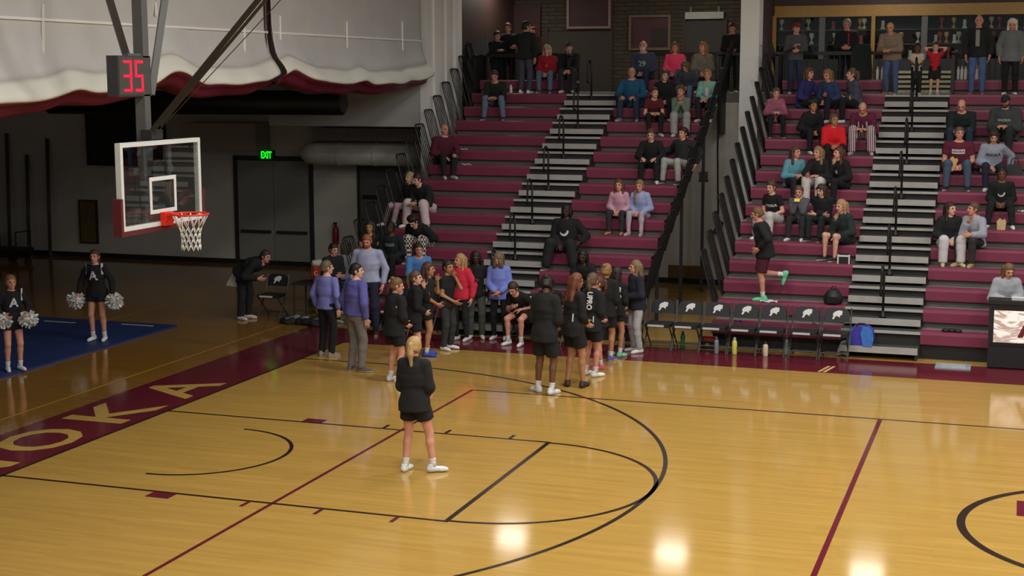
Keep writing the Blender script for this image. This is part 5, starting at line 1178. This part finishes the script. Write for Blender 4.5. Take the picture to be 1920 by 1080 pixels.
Se('girl in black tee with white lettering and pale pants', 1453, 5, -25, 1.62, sex='f', skin='pale', hair=('bun', '4a3022'), top=('tee', '131315'), bottom=('wide', 'c4bcbc'), shoe='d8d4d0', arms='lap', hp=12, prints=[('ANOKA', .07, 'd0d0d0', .6, 0, 'front')])
p_boy = Se('small boy in grey sweatshirt eating a snack', 1500, 5, -5, 1.42, sex='m', skin='rosy', hair=('short', '5a4028'), top=('sweater', '54565c'), bottom=('trousers', '24262a'), shoe='d8d6d2', arms='mouth', hp=10)
Se('dark-haired boy in black hoodie next to the boy in grey', 1546, 5, -20, 1.52, sex='m', skin='pale', hair=('bob', '3a261a'), top=('hoodie', '14171c'), bottom=('trousers', '1d2226'), shoe='1c1c1e', arms='cross', hp=15, hy=10)
Se('long-haired blonde woman in dark green coat with bare shins', 1587, 4, -40, 1.66, sex='f', skin='pale', hair=('long', 'a8845a'), top=('jacket', '24302e'), bottom=('skirt', '1c1d1e', .8), shoe='1c2020', arms=('chin', 'lap'), hp=10)
loc = stand(1424, 560, z=rowz(1)); q = at(1427, 560, y=rowy(1)+.15); loc = (q[0]+.05, rowy(1)+.15, rowz(1))
person('boy in black shirt and maroon shorts running along the row in mint shoes', loc, -78, Ht=min(hgt(loc, 384), 1.9), sex='m', skin='rosy', hair=('short', '6a4a2c'), top=('sweater', '17191b', -.24), bottom=('shorts', '481526', .9), shoe='62c892', sole='7ad6a4', arms=((.24, .1, .02), (.24, .12, .06)), lean=8, bend=8, build=1.22, hp=14, hy=5, feet=[(.07, -.34, .40, 0), (-.05, .02, 0, 0)], extra={'pitch': (-70, 0)}, res=.018, group=G_H, prints=[('A', .17, 'a8b0b0', .68, .06, 'front')])
Se('bald man in dark quarter-zip looking at his lap', 1805, 10, -5, 1.8, sex='m', skin='rosy', hair=('fringe', '4a3a2c'), top=('sweater', '16201f'), bottom=('jeans', '26344a'), arms='clasp', lean=20, bend=12, hp=28, build=1.15, spread=.2)
Se('large man in grey hoodie and dark cap', 1886, 10, -10, 1.88, sex='m', skin='rosy', hair=('short', '3a2c24'), cap='1c1b1e', top=('hoodie', '3a3e3e'), bottom=('trousers', '22282a'), arms='phone', build=1.28, hp=18, beard='5a4030', prints=[('ANOKA', .07, 'b0b4b4', .68, 0, 'front')])
p77 = Se('man in maroon tee with white block lettering and jeans', 1797, 8, 0, 1.86, sex='m', skin='rosy', hair=('short', '5a4a3c'), top=('tee', '5c1a30'), bottom=('jeans', '46566c'), shoe='2c2c30', arms='lap', build=1.2, spread=.2, hy=-15, prints=[('strip', (.24, .09), 'd8d4dc', .72, 0, 'front'), ('ANOKA', .06, '5c1a30', .718, 0, 'front')])
Se('woman in grey hoodie with dark lettering', 1860, 8, 5, 1.72, sex='f', skin='rosy', hair=('bob', '2c1e18'), top=('hoodie', '8e94a2'), bottom=('jeans', '1c2234'), shoe='d8d6d2', arms=('lap', 'side'), hp=20, build=1.1, prints=[('ANOKA', .075, '3a3a50', .68, 0, 'front')])
Se('boy in black tee with round white print', 1877, 6, 0, 1.6, sex='m', skin='brown', hair=('short', '17100c'), top=('long', '111416'), bottom=('trousers', '17191b'), shoe='e8e8e8', arms='lap', spread=.22, prints=[('crescent', .07, 'c8c8c8', .62, 0, 'front')])
Se('dark-haired girl in black hoodie and white pants', 1777, 4, 15, 1.66, sex='f', skin='pale', hair=('long', '2a1718'), top=('hoodie', '15191b'), bottom=('wide', 'c8c6c8'), shoe='c8b488', arms='lap', hy=-30, spread=.16)
Se('girl in light grey hoodie pointing toward her friend', 1830, 4, -25, 1.68, sex='f', skin='rosy', hair=('short', '54402c'), top=('hoodie', '9a9ca8'), bottom=('trousers', '2c2c2c'), shoe='b0924a', arms=('chin', 'reach'), hy=35)
p82 = Se('woman in pale denim jacket behind the scorer\'s table', 1884, 1, 12, 1.74, sex='f', skin='rosy', hair=('long', '6e523a'), top=('jacket', 'a4a8ae'), bottom=('trousers', '222428'), arms='phone', hp=22, hy=-10)
# --- standing at the top
Y13, Z13 = rowy(13)+.36, rowz(13)-.02
Up('man in grey sweatshirt and red cap at the top beside the white column', 1491, 42, 15, y=Y13, z=Z13, sex='m', skin='rosy', hair=('short', '4a3428'), cap='7c1c24', top=('sweater', '484a4c'), bottom=('jeans', '2a3450'), arms=('phone', 'belly'), hy=-10)
Up('grey-haired man in black vest leaning on the rail', 1586, 34, 5, y=17.62, sex='m', skin='rosy', hair=('short', '8a7c70'), top=('jacket', '18181a'), bottom=('trousers', '1a1a1c'), arms='belly', hp=15, prints=[('strip', (.03, .3), '9c2030', .6, .05, 'front')])
Up('balding man in tan jacket leaning over the black end panel', 1672, 38, -12, y=Y13, z=Z13, sex='m', skin='rosy', hair=('fringe', '8a6c5a'), top=('jacket', '8a7866'), bottom=('jeans', '4a5c84'), shoe='9a8450', arms='rail', lean=16, bend=6, hp=15, build=1.12)
Up('small child in white shirt and black pants at the aisle top', 1719, 84, 5, y=16.55, z=Z13, sex='m', skin='brown', hair=('short', '17110d'), top=('tee', 'c8b8a4'), bottom=('trousers', '1a1a18'), shoe='d8d4d0', arms='belly')
Up('small child in red shirt with arms behind the head', 1753, 82, 5, y=16.55, z=Z13, sex='m', skin='pale', hair=('short', '3a2a1e'), top=('tee', 'b81c28'), bottom=('shorts', '16171c', .9), shoe='c8b8b0', arms='headtop')
Up('tall bald man in black jacket and blue jeans', 1833, 27, -5, y=Y13, z=Z13, sex='m', skin='rosy', hair=('fringe', '9a8474'), top=('jacket', '1c1e1f'), bottom=('jeans', '4a6490'), shoe='8a5a48', arms='down', prints=[('strip', (.08, .34), '8a8a86', .6, 0, 'front')])
Up('white-haired woman in grey jacket and black trousers', 1895, 33, 0, y=Y13, z=Z13, sex='f', skin='rosy', hair=('bob', 'd4ccb8'), top=('jacket', '6c7070', -.3), bottom=('trousers', '131416'), arms='down', hp=20, build=1.15)
Up('man in black pullover standing left of the white column', 1372, 42, 10, y=17.62, sex='m', skin='rosy', hair=('short', '3a1c1c'), top=('sweater', '131414'), bottom=('trousers', '1a1b1c'), arms='belly', hp=15)
Up('boy in navy hoodie with white marks at the top left', 931, 58, 40, y=17.62, sex='m', skin='pale', hair=('short', '3a2e22'), top=('hoodie', '12161e'), bottom=('trousers', '1a1c20'), arms='phone', hp=15)
Up('red-faced man in black jacket at the top left', 953, 42, 10, y=17.9, sex='m', skin='rosy', hair=('short', '5a2c20'), top=('jacket', '121414'), bottom=('trousers', '17181a'), arms='cross')
Up('tall man in charcoal coat and grey trousers with his back turned', 984, 38, 170, y=Y13, z=Z13, sex='m', skin='rosy', hair=('short', '1c1a17'), top=('jacket', '1d2223', -.2), bottom=('trousers', '484a5c'), arms=('down', 'reach'), hy=40, lean=8)
Up('red-haired person in olive top behind the man in the charcoal coat', 1003, 50, -20, y=17.8, sex='f', skin='pale', hair=('long', '6a2e24'), top=('jacket', '4a3424'), bottom=('trousers', '1c1c1c'), arms='belly')

# --- things they hold
def small(name, label, cat, c, sz, col, rz=0, emit=0):
    o = MB().box((-sz[0]/2, -sz[1]/2, -sz[2]/2), (sz[0]/2, sz[1]/2, sz[2]/2)).box((-sz[0]*.42, -sz[1]/2-.002, -sz[2]*.42), (sz[0]*.42, -sz[1]/2, sz[2]*.42), 1)
    o = o.build(name, [mat(name+'_'+col, col, rough=.5, emit=emit), mat(name+'_face'+col, col, rough=.2, emit=emit)], None, tuple(c)); o.rotation_euler = (math.radians(-30), 0, rz); tag(o, label, cat)
c = (hand_world(p77, 1)+hand_world(p77, -1))/2
o = MB().prism([(-.06, -.13), (.06, -.13), (.075, .1), (.05, .13), (.0, .11), (-.04, .14), (-.075, .1)][::-1], 1, -.04, .04).build('popcorn_bag', mat('popcorn_bag', 'c8a870', rough=.8, var=.1), None, tuple(c+V(-.1, -.06, .03))); o.rotation_euler = (0, .35, .1); tag(o, 'tan paper popcorn bag held by the man in maroon tee', 'bag')
small('snack_wrapper', 'bright yellow snack wrapper at the mouth of the boy in grey', 'wrapper', (hand_world(p_boy, 1)+hand_world(p_boy, -1))/2+V(0, -.08, .03), (.1, .02, .06), 'f0d860')
o = MB().prism([(-.05, .18), (.08, .2), (.1, -.2), (-.04, -.24), (-.3, -.22), (-.28, -.16)][::-1], 1, -.02, .02).build('jersey', M_OFFW, None, tuple(hand_world(p_bend, -1)+V(-.02, -.06, -.12))); tag(o, 'white practice jersey with dark number held by the bending man', 'jersey')
me = text_mesh('number', '5', .2, bold=.008); oo = obj('number', me, mat('print_1c2030', '1c2030', rough=.8), o, (-.04, -.022, -.08)); oo.rotation_euler = (math.pi/2, 0, 0)
# white-strapped handbag by the blonde woman's feet, mint bag on her lap
q = at(1583, 492, y=rowy(3)+.2); r = tag(empty('handbag', (q[0], rowy(3)+.12, rowz(3))), 'black handbag with white straps below the blonde woman', 'bag')
MB().prism([(-.12, 0), (.12, 0), (.13, .12), (.09, .18), (-.09, .18), (-.13, .12)][::-1], 1, -.05, .06).build('body', M_BLACKPL, r)
for xx in (-.1, .1): MB().box((xx-.012, -.06, .0), (xx+.012, -.05, .17)).build('strap', M_WHITE, r)
MB().box((-.11, -.062, .13), (.11, -.052, .16)).build('trim', M_WHITE, r)

q = at(568, 608, z=0); r = tag(empty('bag_heap', (q[0], q[1]-.05, 0)), 'heap of black bags and grey clothes on the floor left of the coaches', 'bag')
rnd = random.Random(3)
for k, (cx_, cl) in enumerate(((-.25, '1d1e20'), (.1, '1a1b1d'), (.4, '222427'))):
    v_, q_ = nets([Ell((cx_+rnd.uniform(-.1, .1), rnd.uniform(-.08, .1), .05), (rnd.uniform(.12, .2), .12, .09), .04) for _ in range(3)], .018, cuts=[(V(0, 0, .002), V(0, 0, -1))], noise=.006)
    obj('bag', np_mesh('bag', v_, q_, None, [mat('bag_cloth', cl, rough=.8, var=.2)]), None, r)
for k in range(7):
    c_ = V(rnd.uniform(-.35, .5), rnd.uniform(-.1, .05), .12)
    v_, q_ = nets([Ell(c_, (.07, .05, .035), .03), Ell(c_+V(.05, .02, .02), (.05, .05, .03), .03)], .012, noise=.006)
    obj('cloth', np_mesh('cloth', v_, q_, None, [mat('grey_cloth%d' % (k % 2), ('7c8080', '565a5c')[k % 2], rough=.9, var=.3)]), None, r)
# ------------------------------------------------------------------ lamps
M_LAMPW = mat('lamp_housing', 'c8c8c8', rough=.5)
for k, (x_, y_) in enumerate(COURT_LAMPS):
    r = empty('ceiling_lamp', (x_, y_, CEIL_Z-1.0)); tag(r, 'white high bay lamp hanging over the court above the frame', 'lamp', 'high bay court lamps')
    MB().box((-.62, -.32, .03), (.62, .32, .14)).build('housing', M_LAMPW, r)
    MB().tube([(0, 0, .14), (0, 0, .98)], .015, 6).build('rod', M_STEEL, r)
    l = area_lamp((0, 0, .01), (1.2, .6), LAMP_W*(.4 if y_ > 8 else 1.0)); l.parent = r
for k, x_ in enumerate((-.55, 3.65, 8.4, 13.0)):
    r = empty('concourse_lamp', (x_, 18.5, 7.0)); tag(r, 'square white lamp hanging over the concourse above the frame', 'lamp', 'concourse lamps')
    MB().box((-.42, -.42, .03), (.42, .42, .14)).build('housing', M_LAMPW, r)
    MB().tube([(0, 0, .14), (0, 0, CEIL_Z-7.02)], .015, 6).build('rod', M_STEEL, r)
    MB().box((-.37, -.37, .0), (.37, .37, .03)).build('diffuser', mat('lamp_diffuser', 'fff6e6', rough=.5, var=.02, emit=11.0), r)
    l = area_lamp((0, 0, -.02), (.7, .7), CONCOURSE_W); l.parent = r
